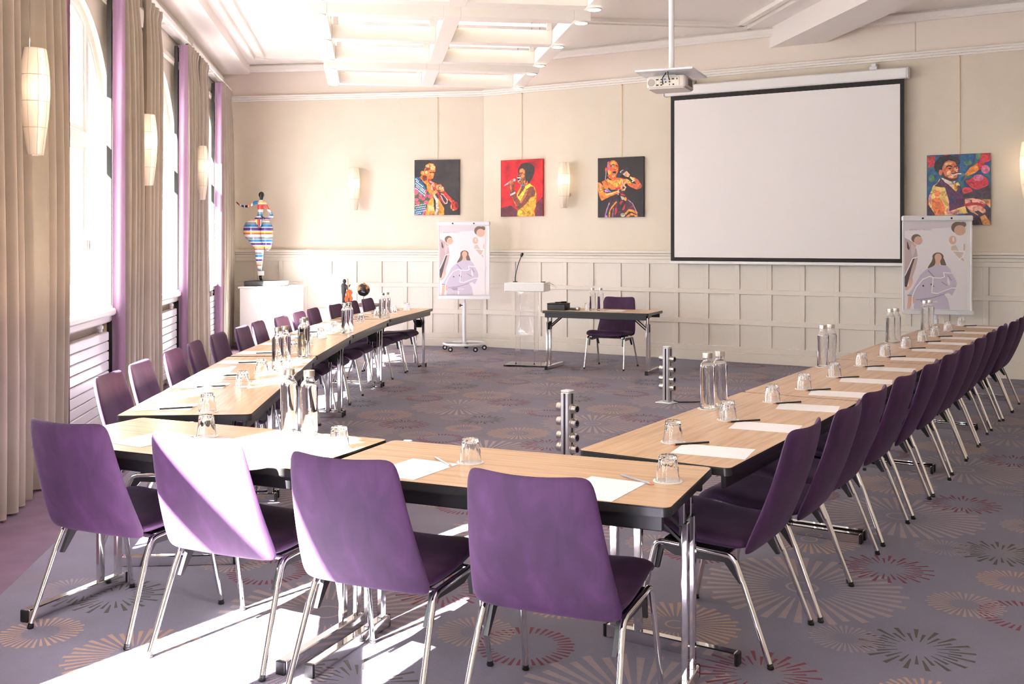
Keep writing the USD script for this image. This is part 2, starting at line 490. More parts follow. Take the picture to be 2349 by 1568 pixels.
bl = thing('baseboard_window', None, None, (*LW, 0), ROT_L, kind='structure')
for c in CENTRES[2:]:
    obj('skirting', box(c + 1.2, min(c + PITCH - 1.2, 16.3), -0.07, 0, 0, 0.22, 0.012), PANEL, bl)


def window(k, c):
    t = thing(f'window_{k}', {3: 'arched window just outside the left edge of the photo', 4: 'first arched window in view, bright with daylight', 5: 'second arched window in view, bright with daylight', 6: 'farthest arched window, next to the striped statue'}.get(k, f'arched window beside the camera, {k} of the row'), None, (*on_wall(LW, ROT_L, c), 0), ROT_L, kind='structure')
    y0, y1 = 0.05, 0.11
    ring = arch(0, WW + 0.01, ZS - 0.01).difference(arch(0, WW - 0.07, ZS + 0.07))
    obj('frame', upright(ring, y0, y1), FRAMEW, t)
    obj('transom', box(-WW + 0.05, WW - 0.05, y0 - 0.01, y1, 2.36, 2.49, 0.012), FRAMEW, t)
    for x in (-0.55, 0.55):
        obj('mullion', box(x - 0.045, x + 0.045, y0 - 0.005, y1, ZS + 0.05, 3.46, 0.01), FRAMEW, t)
    op = arch(0, WW - 0.06, ZS + 0.06)
    for xa, xb in ((-1.16, -0.505), (-0.505, 0.505), (0.505, 1.16)):
        for za, zb in ((ZS + 0.06, 2.37), (2.48, 3.7)):
            sa = op.intersection(sbox(xa, za, xb, zb))
            if sa.is_empty:
                continue
            sh = sa.difference(sa.buffer(-0.045, join_style=2))
            obj('sash', upright(sh, y0 + 0.008, y1 - 0.006), FRAMEW, t)
            obj('pane', upright(sa.buffer(-0.03, join_style=2), 0.078, 0.082), PANE, t, smooth=False)
    for x in (-0.53, 0.57):
        obj('handle', cat_(box(x - 0.012, x + 0.012, y0 - 0.022, y0 + 0.002, 1.52, 1.60, 0.004), box(x - 0.008, x + 0.008, y0 - 0.04, y0 - 0.02, 1.47, 1.56, 0.003)), STEEL, t)
    obj('sill', cat_(box(-WW - 0.02, WW + 0.02, -0.13, 0.08, 0.965, 1.025, 0.015), box(-WW, WW, -0.085, 0.0, 0.905, 0.97, 0.012)), FRAMEW, t)
    # gathered fabric awning folded up outside, under the arch, with its red edge
    xs = np.linspace(-1.17, 1.17, 107)
    zs_ = np.linspace(0, 1, 9)
    V, F = [], []
    for zz in zs_:
        top = {2: 3.45, 3: 3.06}.get(k, 3.22) + {2: 0.3, 3: 1.0}.get(k, 0.6) * zz
        for x in xs:
            sc = 0.10 * abs(math.sin(x * 7.2 + 0.4)) * (1 - zz)
            V.append((x, 0.27 + 0.035 * math.sin(x * 24 + 3 * zz) + 0.03 * math.sin(9 * zz + 5 * x) + 0.06 * math.sin(PI * zz), top - sc))
    n_ = len(xs)
    for i in range(8):
        for j in range(n_ - 1):
            a_ = i * n_ + j
            F += [(a_, a_ + 1, a_ + n_ + 1), (a_, a_ + n_ + 1, a_ + n_)]
    obj('awning', trimesh.Trimesh(V, F, process=False), AWN, t, smooth=60, label='brown gathered awning seen through the top panes')
    obj('awning_edge', upright(arch(0, WW - 0.02, ZSP - 0.2).difference(arch(0, WW - 0.09, ZSP - 0.3)).intersection(sbox(-2, ZSP - 0.15, 2, 9)), 0.115, 0.135), AWNR, t, label='thin red edge round the arch')
    obj('niche_panel', box(-WW, WW, -0.004, 0.0, 0.05, 0.90), DARKWALL, t)
    return t


for k, c in enumerate(CENTRES, 1):
    window(k, c)

# ------------------------------------------------------------------ along the window wall: radiators, blinds, rails, curtains, lamps
ORD = ['first', 'second', 'third', 'fourth', 'fifth', 'sixth', 'seventh', 'eighth', 'ninth', 'tenth', 'eleventh', 'twelfth', 'thirteenth']
WNAME = {3: 'first window in view', 4: 'second window in view', 5: 'farthest window'}
for w in (3, 4, 5):
    c = CENTRES[w]
    t = thing('radiator', f'white ribbed panel radiator under the {WNAME[w]}', 'radiator', (*on_wall(LW, ROT_L, c - (0.28 if w == 5 else 0.20)), 0), ROT_L, group='radiators under the windows')
    obj('body', box(-0.50, 0.88, -0.072, -0.02, 0.11, 0.83), pm(f'radiator_back_{w}', sr(205, 195, 185), 0.5), t)
    for k in range(9):
        obj('slat', box(-0.52, 0.9, -0.09, -0.066, 0.10 + 0.082 * k, 0.10 + 0.082 * k + 0.075, 0.006), WHITEM, t)
    obj('valve', cat_(moved(cyl(0.018, 0, 0.07, 12, 0.003), (0.78, -0.05, 0.83)), moved(cyl(0.026, 0, 0.03, 12, 0.004), (0.78, -0.05, 0.86))), WHITEP, t)
    for s in (-0.4, 0.7):
        obj('foot', box(s - 0.02, s + 0.02, -0.08, -0.02, 0, 0.11), WHITEM, t)
for w in (2, 3, 4, 5):
    c = CENTRES[w]
    nm = WNAME.get(w, 'window nearest the camera')
    t = thing('roller_blind', f'white roller blind case with black side channel over the {nm}', 'blind', (*on_wall(LW, ROT_L, c), 0), ROT_L)
    obj('cassette', box(-1.30, 1.30, -0.105, -0.004, 3.93, 4.06, 0.012), WHITEP, t)
    obj('end_cap', box(1.30, 1.32, -0.11, -0.004, 3.925, 4.065, 0.006), WHITEM, t)
    obj('side_channel', box(1.205, 1.24, -0.075, -0.004, 0.24, 3.895, 0.004), BLACKOUT, t)
    t = thing('curtain_rail', f'thin white curtain rail above the {nm}', 'curtain rail', (*on_wall(LW, ROT_L, c), 0), ROT_L)
    obj('rail', box(-1.53, 1.53, -0.195, -0.175, 3.885, 3.905, 0.004), TRIM, t)
    for x in (-1.2, 0.0, 1.2):
        obj('bracket', box(x - 0.015, x + 0.015, -0.19, 0, 3.903, 3.918), TRIM, t)


def curtain(s0, s1, lead, label, seed):
    """bundle between s0 and s1 on the window wall; lead = +1 when its window edge is s1, -1 when it is s0"""
    rg = np.random.default_rng(seed)
    mid = (s0 + s1) / 2
    t = thing('curtain', label, 'curtain', (*on_wall(LW, ROT_L, mid), 0), ROT_L, group='taupe curtains along the window wall')
    n = 90
    folds = max(3, round((s1 - s0) / 0.165))
    ph = rg.uniform(0, 6)
    zs = np.array([0.015, 0.06, 0.3, 0.8, 1.4, 2.0, 2.6, 3.1, 3.45, 3.68, 3.76, 3.82, 3.87])
    loops = []
    u = np.linspace(0, 1, n)
    ud = u + 0.018 * np.sin(2 * PI * 1.7 * u + ph)
    for z in zs:
        v = z / 3.9
        half = (s1 - s0) / 2 * (1 + 0.03 * (1 - v) + 0.02 * math.sin(3 * v + ph)) * (0.94 if 3.66 < z < 3.81 else 1)
        amp = 0.058 * (0.95 - 0.35 * v ** 3) * (0.6 if 3.66 < z < 3.81 else 1)
        x = (u - 0.5) * 2 * half
        w = np.sin(2 * PI * folds * ud + ph + 0.5 * math.sin(2.2 * v + ph)) + 0.35 * np.sin(2 * PI * folds * 0.53 * ud + 2 * ph)
        y = -0.185 - amp * np.tanh(1.3 * w) - 0.012 * math.sin(5 * v + ph)
        f = np.c_[x, y]
        b = f[::-1] + [0, 0.007]
        loops.append(np.c_[np.vstack([f, b]), np.full(2 * n, z)])
    V = np.concatenate(loops); m = 2 * n
    F = []
    for i in range(len(zs) - 1):
        for j in range(m):
            k = (j + 1) % m
            F += [(i * m + j, i * m + k, (i + 1) * m + k), (i * m + j, (i + 1) * m + k, (i + 1) * m + j)]
    obj('curtain_panel', trimesh.Trimesh(V, F, process=False), TAUPE, t, smooth=50)
    # purple lining turned back at the window edge
    e = lead * (s1 - s0) / 2
    m2 = 14
    loops = []
    for z in zs:
        v = z / 3.9
        yy = np.linspace(-0.20, -0.10, m2)
        ee = e * (1 + 0.03 * (1 - v))
        xx = ee + lead * (0.014 + 0.014 * np.sin(np.linspace(0, 7, m2) + ph + 1.5 * v)) + lead * 0.03 * (1 - v) * np.linspace(0, 1, m2)
        f = np.c_[xx, yy]
        loops.append(np.c_[np.vstack([f, f[::-1] + [lead * 0.006, 0]]), np.full(2 * m2, min(z, 3.85))])
    V = np.concatenate(loops); m = 2 * m2
    F = []
    for i in range(len(zs) - 1):
        for j in range(m):
            k = (j + 1) % m
            F += [(i * m + j, i * m + k, (i + 1) * m + k), (i * m + j, (i + 1) * m + k, (i + 1) * m + j)]
    obj('lining', trimesh.Trimesh(V, F, process=False), LILAC, t, smooth=50, label='purple lining at the window edge')
    obj('blackout_backing', box(e - 0.015 if lead > 0 else e - 0.008, e + 0.008 if lead > 0 else e + 0.015, -0.085, -0.045, 0.03, 3.84, 0.003), BLACKOUT, t, label='black blackout edge behind the lining')
    obj('heading_tape', box(-(s1 - s0) / 2 * 0.95, (s1 - s0) / 2 * 0.95, -0.17, -0.15, 3.77, 3.845), TAUPE, t)
    return t


PIERS = [WC0 - PITCH / 2 + PITCH * k for k in (-1, 0, 1, 2, 3)]     # 3.5, 6.7, 9.9, 13.2, 16.4
curtain(PIERS[0] - 0.62, PIERS[0] - 0.05, -1, 'taupe curtain beside the camera, closing off the view to the left', 1)
curtain(PIERS[0] + 0.03, PIERS[0] + 0.72, 1, 'taupe curtain at the near side of the window beside the camera', 2)
curtain(PIERS[1] - 0.82, PIERS[1] - 0.20, -1, 'tall taupe curtain cut by the left edge of the photo', 3)
curtain(PIERS[1] + 0.05, PIERS[1] + 0.68, 1, 'tall taupe curtain behind the nearest barrel-shaped wall lamp', 4)
curtain(PIERS[2] - 0.72, PIERS[2] - 0.10, -1, 'taupe curtain with sunlit lilac lining at the far side of the first window', 5)
curtain(PIERS[2] + 0.04, PIERS[2] + 0.76, 1, 'taupe curtain with pinched heading behind the second barrel-shaped wall lamp', 6)
curtain(PIERS[3] - 0.74, PIERS[3] - 0.08, -1, 'taupe curtain with sunlit lilac lining at the far side of the second window', 7)
curtain(PIERS[3] + 0.03, PIERS[3] + 0.72, 1, 'taupe curtain behind the third barrel-shaped wall lamp', 8)
curtain(PIERS[4] - 1.02, PIERS[4] + 0.08, -1, 'farthest taupe curtain, its lilac lining next to the striped statue', 9)


def wall_lamp(org, rot, s, label, zc=2.40, off=0.16):
    t = thing('wall_lamp', label, 'wall lamp', (*on_wall(org, rot, s), zc), rot, group='barrel-shaped pleated wall lamps')
    z = np.linspace(-0.325, 0.325, 15)
    r = np.interp(z, [-0.325, -0.22, -0.1, 0.05, 0.13, 0.22, 0.325], [0.052, 0.066, 0.081, 0.089, 0.089, 0.083, 0.068])
    prof = [(a, b) for a, b in zip(r, z)] + [(a - 0.002, b) for a, b in zip(r[::-1], z[::-1])]
    sh = moved(lathe(prof + [prof[0]], 32), (0, -off, 0))
    obj('shade', sh, SHADE, t, smooth=50)
    for zz, rr in ((0.318, 0.067), (-0.318, 0.0525)):
        obj('shade_cap', moved(cyl(rr, zz - 0.001, zz + 0.001, 32), (0, -off, 0)), SHADE, t)
    for zz in (-0.16, 0.0, 0.16):
        rr = float(np.interp(zz, z, r)) + 0.0006
        obj('shade_ring', moved(lathe([(rr, zz - 0.002), (rr + 0.0012, zz), (rr, zz + 0.002), (rr - 0.0008, zz), (rr, zz - 0.002)], 32), (0, -off, 0)), RIB, t)
    for k in range(9):
        a = 2 * PI * k / 9 + 0.2
        obj('shade_rib', tube([((rr + 0.0008) * math.cos(a), (rr + 0.0008) * math.sin(a) - off, zz) for rr, zz in zip(r, z)], 0.0011, 4), RIB, t)
    obj('bracket', cat_(moved(cyl(0.03, 0, 0.014, 16, 0.003), (0.0, 0, -0.13), rx=PI / 2), tube([(0, -0.01, -0.13), (0, -off + 0.05, -0.13), (0, -off + 0.01, -0.12)], 0.006, 8)), STEEL, t)
    obj('lamp_holder', moved(cyl(0.018, -0.13, 0.0, 12, 0.003), (0, -off, 0)), WHITEP, t)
    b = UsdLux.SphereLight.Define(stage, path_of(t) + '/bulb_light')
    b.CreateRadiusAttr(0.028); b.CreateIntensityAttr(BULB); b.CreateColorAttr(Gf.Vec3f(1.0, 0.86, 0.68))
    b.AddTranslateOp().Set(Gf.Vec3d(0, -off, 0.07))
    return t


wall_lamp(LW, ROT_L, PIERS[1] - 0.16, 'nearest barrel-shaped pleated lamp, between the two front curtains', 2.44, 0.23)
wall_lamp(LW, ROT_L, PIERS[2] - 0.06, 'second barrel-shaped pleated lamp, between the first and second windows', 2.43, 0.24)
wall_lamp(LW, ROT_L, PIERS[3] - 0.10, 'third barrel-shaped pleated lamp, between the second and farthest windows', 2.425, 0.24)
wall_lamp(C1, ROT_BL, 2.235, 'barrel-shaped pleated lamp on the back wall left of the trumpet painting')
wall_lamp(C2, ROT_BR, 1.453, 'barrel-shaped pleated lamp between the red painting and the black painting')
wall_lamp(C2, ROT_BR, 7.40, 'barrel-shaped pleated lamp at the right edge, right of the pianist painting')
t = thing('exit_sign', 'small green emergency exit sign high above the third curtain pair', 'exit sign', (*on_wall(LW, ROT_L, 13.15 - 0.55), 3.94), ROT_L)
obj('housing', box(-0.15, 0.15, -0.075, -0.03, 0.0, 0.12, 0.006), pm('exit_green', sr(120, 190, 150), 0.4), t)
obj('mount', box(-0.06, 0.06, -0.03, 0, 0.03, 0.09), WHITEP, t)

# ------------------------------------------------------------------ ceiling light grid
GR = math.atan2(Vv[1], Vv[0])
GO = np.array([-2.385, 13.72])
GZ, BW, BH, GW = 3.70, 0.16, 0.16, 2.49


def grid_module(y1, y0, mid, label):
    t = thing('ceiling_light_grid', label, 'ceiling light', (*GO, GZ), GR, group='white lighting grids under the ceiling')
    h = BW / 2
    for x in (0.0, GW / 2, GW):
        obj('long_bar', box(x - h, x + h, y0 - h, y1 + h, 0, BH, 0.004), TRIM, t)
    ys = [y1, y0] + ([mid] if mid is not None else [])
    for y in ys:
        for xa, xb in ((h, GW / 2 - h), (GW / 2 + h, GW - h)):
            obj('cross_bar', box(xa, xb, y - h, y + h, 0.002, BH - 0.002, 0.004), TRIM, t)
    for y in ys:
        for x in (0.0, GW):
            d = obj('downlight', moved(cyl(0.058, -0.012, 0.004, 20), (x, y, 0)), DISC, t)
            obj('downlight_rim', moved(lathe([(0.06, -0.01), (0.07, -0.004), (0.068, 0.002), (0.06, 0.002), (0.06, -0.01)], 20), (x, y, 0)), TRIM, t)
    ys2 = sorted(ys)
    for a, b in zip(ys2, ys2[1:]):
        for xa, xb in ((h + 0.02, GW / 2 - h - 0.02), (GW / 2 + h + 0.02, GW - h - 0.02)):
            y = b - h - 0.07
            obj('light_tube', moved(tube([(xa + 0.05, y, 0), (xb - 0.05, y, 0)], 0.016, 10), (0, 0, BH + 0.03)), LIGHT, t)
            obj('tube_end', cat_(box(xa, xa + 0.05, y - 0.02, y + 0.02, BH - 0.02, BH + 0.06), box(xb - 0.05, xb, y - 0.02, y + 0.02, BH - 0.02, BH + 0.06)), TRIM, t)
    for x in (0.0, GW):
        for y in (y0, y1):
            obj('suspension_rod', moved(cyl(0.006, BH, ZC - GZ, 8), (x, y, 0)), STEEL, t)


grid_module(0.0, -1.21, None, 'short white lighting grid nearest the back wall')
grid_module(-1.82, -4.23, -3.01, 'white lighting grid in the middle of the ceiling, fully in view')
grid_module(-4.81, -7.22, -6.02, 'white lighting grid cut by the top edge of the photo')
grid_module(-7.80, -10.2, -9.0, 'white lighting grid over the front tables, above the photo')

# ------------------------------------------------------------------ tables
TH, TW = 0.74, 0.65


def table(A, B, n, label, foot_shift=0.0, group=None):
    """A-B: the inner long edge of the top; n: unit vector from it towards the chairs"""
    A, B, n = np.asarray(A, float), np.asarray(B, float), np.asarray(n, float)
    L = float(np.linalg.norm(B - A))
    d = (B - A) / L
    n = np.array([-d[1], d[0]]) if n @ np.array([-d[1], d[0]]) > 0 else np.array([d[1], -d[0]])
    x = np.array([n[1], -n[0]])
    S = A if x @ d > 0 else B
    t = thing('folding_table', label, 'table', (*S, 0), math.atan2(x[1], x[0]), group)
    g = 0.002
    o = rrect(g, L - g, 0, TW, 0.03)
    i = rrect(g + 0.004, L - g - 0.004, 0.004, TW - 0.004, 0.027)
    obj('table_top', extrude(i, TH - 0.018, TH), WOOD, t)
    ring = o.difference(i.buffer(-0.012))
    band = [extrude(o.buffer(-0.003).difference(i), TH - 0.004, TH - 0.0006), extrude(o.difference(i.buffer(-0.012)), TH - 0.028, TH - 0.0185), extrude(o.difference(i), TH - 0.0186, TH - 0.004), extrude(o.buffer(-0.004).difference(i.buffer(-0.012)), TH - 0.032, TH - 0.028)]
    obj('edge_band', cat_(*band), EDGE, t)
    obj('underside', extrude(i.buffer(-0.01), TH - 0.026, TH - 0.0182), BLACK, t)
    for y in (0.03, TW - 0.05):
        obj('apron', box(0.035, L - 0.035, y, y + 0.02, TH - 0.085, TH - 0.026, 0.003), BLACK, t)
    for xe, s in ((0.042, 1), (L - 0.042, -1)):
        y0, y1 = 0.09 + foot_shift, 0.63 + foot_shift
        f = obj('foot', box(xe - 0.02, xe + 0.02, y0, y1, 0.0, 0.05, 0.004), CHROME, t)
        obj('foot_cap', box(xe - 0.0205, xe + 0.0205, y0 - 0.012, y0 + 0.001, -0.0, 0.0505, 0.003), BLACK, f)
        obj('foot_cap', box(xe - 0.0205, xe + 0.0205, y1 - 0.001, y1 + 0.012, -0.0, 0.0505, 0.003), BLACK, f)
        for yy in (y0 + 0.03, y0 + 0.135):
            obj('upright', cat_(box(xe - 0.012, xe + 0.012, yy - 0.017, yy + 0.017, 0.048, 0.60, 0.004), box(xe + s * 0.012 - 0.012, xe + s * 0.012 + 0.012, yy - 0.017, yy + 0.017, 0.585, TH - 0.026, 0.004)), CHROME, t)
        yb = y0 + 0.083
        bar = [tube([(xe + s * 0.015, yb + q, 0.53), (xe + s * 0.20, yb + q, TH - 0.055)], 0.008, 6) for q in (-0.05, 0.05)]
        bar += [box(min(xe + s * 0.02, xe + s * 0.24), max(xe + s * 0.02, xe + s * 0.24), yb - 0.065, yb - 0.045, TH - 0.06, TH - 0.03, 0.003), box(xe - 0.014, xe + 0.014, yb - 0.08, yb + 0.08, TH - 0.06, TH - 0.026, 0.003), box(xe + s * 0.015 - 0.012, xe + s * 0.015 + 0.012, yb - 0.04, yb + 0.04, 0.50, 0.60, 0.004)]
        obj('folding_brace', cat_(*bar), BLACK, t)
    return dict(S=A, d=d, n=n, L=L)


def along(T, s, off):
    """point s along the inner edge from its near end, off metres in from the chair-side edge"""
    return T['S'] + T['d'] * s + T['n'] * (TW - off)


def rot90(v):
    return np.array([v[1], -v[0]])


dR = np.array([0.5386, 0.8426]); dR /= np.linalg.norm(dR)
nR = rot90(dR)
R_start = np.array([0.262, 4.154])
R_len = [1.92, 1.93, 1.87, 1.97]
RT, p = [], R_start
for k, L in enumerate(R_len):
    RT.append(table(p, p + dR * L, nR, f'long oak-topped folding table, {["nearest", "second", "third", "farthest"][k]} in the row on the right', 0.03, 'oak tables of the right row'))
    p = p + dR * L
Rrow = dict(S=R_start, d=dR, n=nR, L=sum(R_len))

LP = [(-1.275, 5.01), (-1.362, 6.317), (-1.446, 7.592), (-1.444, 9.311), (-1.336, 11.216), (-1.004, 13.073)]
LTs = []
for k, (a, b) in enumerate(zip(LP, LP[1:])):
    a, b = np.array(a), np.array(b)
    d = (b - a) / np.linalg.norm(b - a)
    LTs.append(table(a, b, -rot90(d), f'{"short" if k < 2 else "long"} oak-topped folding table, {["nearest", "second", "third", "fourth", "farthest"][k]} in the curved row on the left', 0.0, 'oak tables of the left row'))
FA = table((-1.785, 4.930), (-0.524, 4.377), -np.array([0.402, 0.916]), 'sunlit oak-topped front table on the left, behind two chairs', 0.07, 'oak tables across the front')
FB = table((-0.507, 4.368), (0.755, 3.834), -np.array([0.390, 0.921]), 'oak-topped front table on the right, meeting the right row', 0.05, 'oak tables across the front')
dD = np.array([0.913, -0.408]); dD /= np.linalg.norm(dD)
DT = table((0.359, 12.66), np.array([0.359, 12.66]) + dD * 1.37, -rot90(dD), 'lone oak-topped folding desk by the back wall, one chair behind it', -0.02)

# ------------------------------------------------------------------ chairs
_proto = {}


def make_chair(loc, rotz, label, group):
    t = thing('conference_chair', label, 'chair', (*loc, 0), rotz, group)

    def back(a, b):
        v = (b + 1) / 2
        hw = 0.262 + (0.207 - 0.262) * v
        return np.stack([a * hw, -0.245 - 0.185 * v - 0.016 * np.sin(PI * v) + 0.036 * (0.30 + 0.70 * v) * a ** 2, 0.395 + 0.478 * v + 0.012 * v * a * a], -1)

    def seat(a, b):
        v = (b + 1) / 2
        return np.stack([a * (0.252 - 0.012 * v), -0.245 + 0.465 * v, 0.428 + 0.034 * v - 0.045 * np.clip((v - 0.76) / 0.24, 0, 1) ** 2 + 0.012 * a * a - 0.014 * np.sin(PI * np.clip(v * 1.15, 0, 1))], -1)

    obj('backrest', pad(back, 0.040, 18, 18, 11), VELVET, t, smooth=60)
    obj('seat', pad(seat, 0.066, 18, 18, 12), VELVET, t, smooth=60)
    for s in (-1, 1):
        rail = bend([(s * 0.246, -0.232, 0.30), (s * 0.240, -0.192, 0.390), (s * 0.240, 0.125, 0.402), (s * 0.246, 0.148, 0.30)], 0.032, 6)
        obj('side_rail', tube(rail, 0.011, 12), CHROME, t)
        for (a, b) in (((s * 0.246, -0.232, 0.302), (s * 0.262, -0.345, 0.012)), ((s * 0.246, 0.148, 0.302), (s * 0.258, 0.205, 0.012))):
            lg = obj('leg', tube([a, b], 0.0108, 12), CHROME, t)
            obj('foot_cap', cat_(moved(cyl(0.0135, 0.0, 0.012, 14, 0.003), (b[0], b[1], 0)), tube([(b[0], b[1], 0.008), tuple(np.array(b) + 0.03 * (np.array(a) - np.array(b)))], 0.0118, 12)), BLACK, lg)
        pg = Polygon([(-0.228, 0.285), (-0.178, 0.386), (0.118, 0.398), (0.136, 0.29), (0.120, 0.29), (0.100, 0.372), (0.05, 0.352), (-0.03, 0.352), (-0.153, 0.356), (-0.214, 0.283)])
        m = upright(pg, 0, 0.016)                                    # drawn in (y, z); turn into place
        v = m.vertices
        m = trimesh.Trimesh(np.c_[s * 0.221 + (v[:, 1] - 0.008), v[:, 0], v[:, 2]], m.faces[:, ::-1], process=False)
        obj('bracket', m, BLACK, t)
    obj('cross_bar', cat_(tube([(-0.240, -0.16, 0.387), (0.240, -0.16, 0.387)], 0.009, 10), tube([(-0.240, 0.10, 0.395), (0.240, 0.10, 0.395)], 0.009, 10)), CHROME, t)
    obj('seat_shell', box(-0.20, 0.20, -0.15, 0.11, 0.385, 0.408, 0.006), BLACK, t)
    return t


def chair(loc, face, label, group):
    rz = math.atan2(-face[0], face[1])                               # local +y looks along face
    if 'chair' not in _proto:
        _proto['chair'] = make_chair(loc, rz, label, group)
        return _proto['chair']
    return dup(_proto['chair'], (*loc, 0), rz, label, group)


def jit(v, a):
    c, s = math.cos(a), math.sin(a)
    return np.array([c * v[0] - s * v[1], s * v[0] + c * v[1]])


FG = 'purple velvet chairs across the front'
for (c, ang, lab) in (((-1.758, 4.039), -24.5, 'purple velvet chair in shade at the left end of the front tables'), ((-1.164, 3.749), -23.5, 'purple velvet chair at the front whose back is bleached white by the sun'),
                      ((-0.567, 3.384), -24.5, 'purple velvet chair at the front with sun on its lower left corner only'), ((0.048, 3.132), -23.3, 'purple velvet chair at the right end of the front tables')):
    f = np.array([-math.sin(math.radians(ang)), math.cos(math.radians(ang))])
    chair(np.array(c) + 0.40 * f, f, lab, FG)
RS = [0.33, 0.90, 1.47, 2.16, 2.78, 3.40, 4.10, 4.70, 5.28, 6.02, 6.61, 7.18]
for k, s in enumerate(RS):
    f = jit(-nR, float(RNG.uniform(-0.03, 0.03)))
    chair(along(Rrow, s, 0.205 + float(RNG.uniform(-0.015, 0.015))), f, f'purple velvet chair in the right row, {ORD[k]} from the camera', 'purple velvet chairs of the right row')
LC = [(0, 0.50, 0.20), (0, 1.08, 0.20), (1, 0.42, 0.22), (1, 0.98, 0.23), (2, 0.32, 0.22), (2, 0.98, 0.23), (2, 1.52, 0.23), (3, 0.38, 0.27), (3, 0.99, 0.27), (3, 1.58, 0.27), (4, 0.33, 0.30), (4, 0.94, 0.27), (4, 1.53, 0.28)]
for k, (ti, sc, off) in enumerate(LC):
    f = jit(-LTs[ti]['n'], float(RNG.uniform(-0.04, 0.04)))
    chair(along(LTs[ti], sc, off), f, f'purple velvet chair, left row by the windows, {ORD[k]} from the camera', 'purple velvet chairs of the left row')
chair((1.225, 12.90), np.array([-0.42, -0.90]) / np.hypot(0.42, 0.90), 'lone purple velvet chair behind the back desk, facing the camera', None)

# ------------------------------------------------------------------ place settings


def first_or_copy(key, maker, loc, rz, label, group):
    if key not in _proto:
        _proto[key] = maker(loc, rz, label, group)
        return _proto[key]
    return dup(_proto[key], loc, rz, label, group)


def mk_paper(loc, rz, label, group):
    t = thing('note_paper', label, 'paper', loc, rz, group)
    obj('sheet', cat_(*[moved(box(-0.105, 0.105, -0.1485, 0.1485, 0.0003 * k, 0.0003 * k + 0.00025), rz=0.006 * (k - 1)) for k in range(3)]), PAPER, t)
    return t


def mk_silver_pencil(loc, rz, label, group):
    return mk_pencil(loc, rz, label, group, SILVERP)


def mk_pencil(loc, rz, label, group, body=None):
    t = thing('pencil', label, 'pencil', loc, rz, group)
    obj('barrel', moved(tube([(-0.088, 0, 0), (0.070, 0, 0)], 0.0042, 6), (0, 0, 0.0042)), body or PENCIL, t)
    tip = obj('sharpened_tip', moved(tube([(0.070, 0, 0), (0.086, 0, 0)], [0.0042, 0.0012], 10), (0, 0, 0.0042)), PENTIP, t)
    obj('lead', moved(tube([(0.0858, 0, 0), (0.090, 0, 0)], [0.0012, 0.0003], 8), (0, 0, 0.0042)), PENCIL, tip)
    return t


def mk_coaster(loc, rz, label, group):
    t = thing('coaster', label, 'coaster', loc, rz, group)
    obj('disc', cyl(0.052, 0, 0.0016, 40), COASTER, t)
    return t


def mk_glass(loc, rz, label, group):
    t = thing('tumbler', label, 'glass', loc, rz, group)
    # upside down: rim on the table, nine cut flutes round the foot
    n = 54
    zs = [0.0, 0.004, 0.045, 0.05, 0.082, 0.088, 0.090]
    ro = [0.0425, 0.0428, 0.0376, 0.0358, 0.0318, 0.0300, 0.0270]
    V, F = [], []
    ang = np.arange(n) * 2 * PI / n
    for z, r in zip(zs, ro):
        fl_ = 0.0026 * np.abs(np.cos(4.5 * ang)) - 0.0013 if 0.046 < z < 0.089 else 0 * ang
        V += [((r + q) * math.cos(a), (r + q) * math.sin(a), z) for a, q in zip(ang, fl_)]
    zi = [0.078, 0.072, 0.045, 0.004, 0.0]
    ri = [0.022, 0.0275, 0.0335, 0.0395, 0.0405]
    for z, r in zip(zi, ri):
        V += [(r * math.cos(a), r * math.sin(a), z) for a in ang]
    rings = len(zs) + len(zi)
    order = list(range(len(zs)))
    for i in range(len(zs) - 1):
        for j in range(n):
            k = (j + 1) % n
            F += [(i * n + j, i * n + k, (i + 1) * n + k), (i * n + j, (i + 1) * n + k, (i + 1) * n + j)]
    b = len(zs)
    for i in range(b, rings - 1):
        for j in range(n):
            k = (j + 1) % n
            F += [(i * n + j, i * n + k, (i + 1) * n + k), (i * n + j, (i + 1) * n + k, (i + 1) * n + j)]
    for j in range(n):
        k = (j + 1) % n
        F += [((rings - 1) * n + j, (rings - 1) * n + k, k), ((rings - 1) * n + j, k, j)]
    V += [(0, 0, 0.087), (0, 0, 0.079)]
    for j in range(n):
        k = (j + 1) % n
        F += [((b - 1) * n + j, (b - 1) * n + k, len(V) - 2), (b * n + k, b * n + j, len(V) - 1)]
    obj('tumbler_body', trimesh.Trimesh(np.array(V), np.array(F), process=False), GLASS, t, smooth=28)
    return t


def mk_bottle(loc, rz, label, group):
    t = thing('water_bottle', label, 'bottle', loc, rz, group)
    o = [(0, 0.0), (0.033, 0.0), (0.0365, 0.003), (0.0375, 0.008), (0.0375, 0.205), (0.0365, 0.217), (0.032, 0.228), (0.0255, 0.236), (0.0225, 0.242), (0.0220, 0.262)]
    i = [(0.0198, 0.262), (0.0200, 0.243), (0.0230, 0.235), (0.0300, 0.226), (0.0342, 0.216), (0.0352, 0.205), (0.0352, 0.009), (0.0335, 0.005), (0, 0.005)]
    obj('bottle_body', lathe(o + i, 36), GLASS, t, smooth=40)
    obj('water', lathe([(0, 0.0052), (0.0333, 0.0052), (0.0350, 0.0092), (0.0350, 0.205), (0.0340, 0.216), (0.0332, 0.219), (0, 0.219)], 36), WATER, t, smooth=40)
    obj('cap', lathe([(0, 0.255), (0.0235, 0.255), (0.0245, 0.256), (0.0245, 0.279), (0.0235, 0.281), (0, 0.281)], 32), STEEL, t)
    return t


CO_T = 0.0018


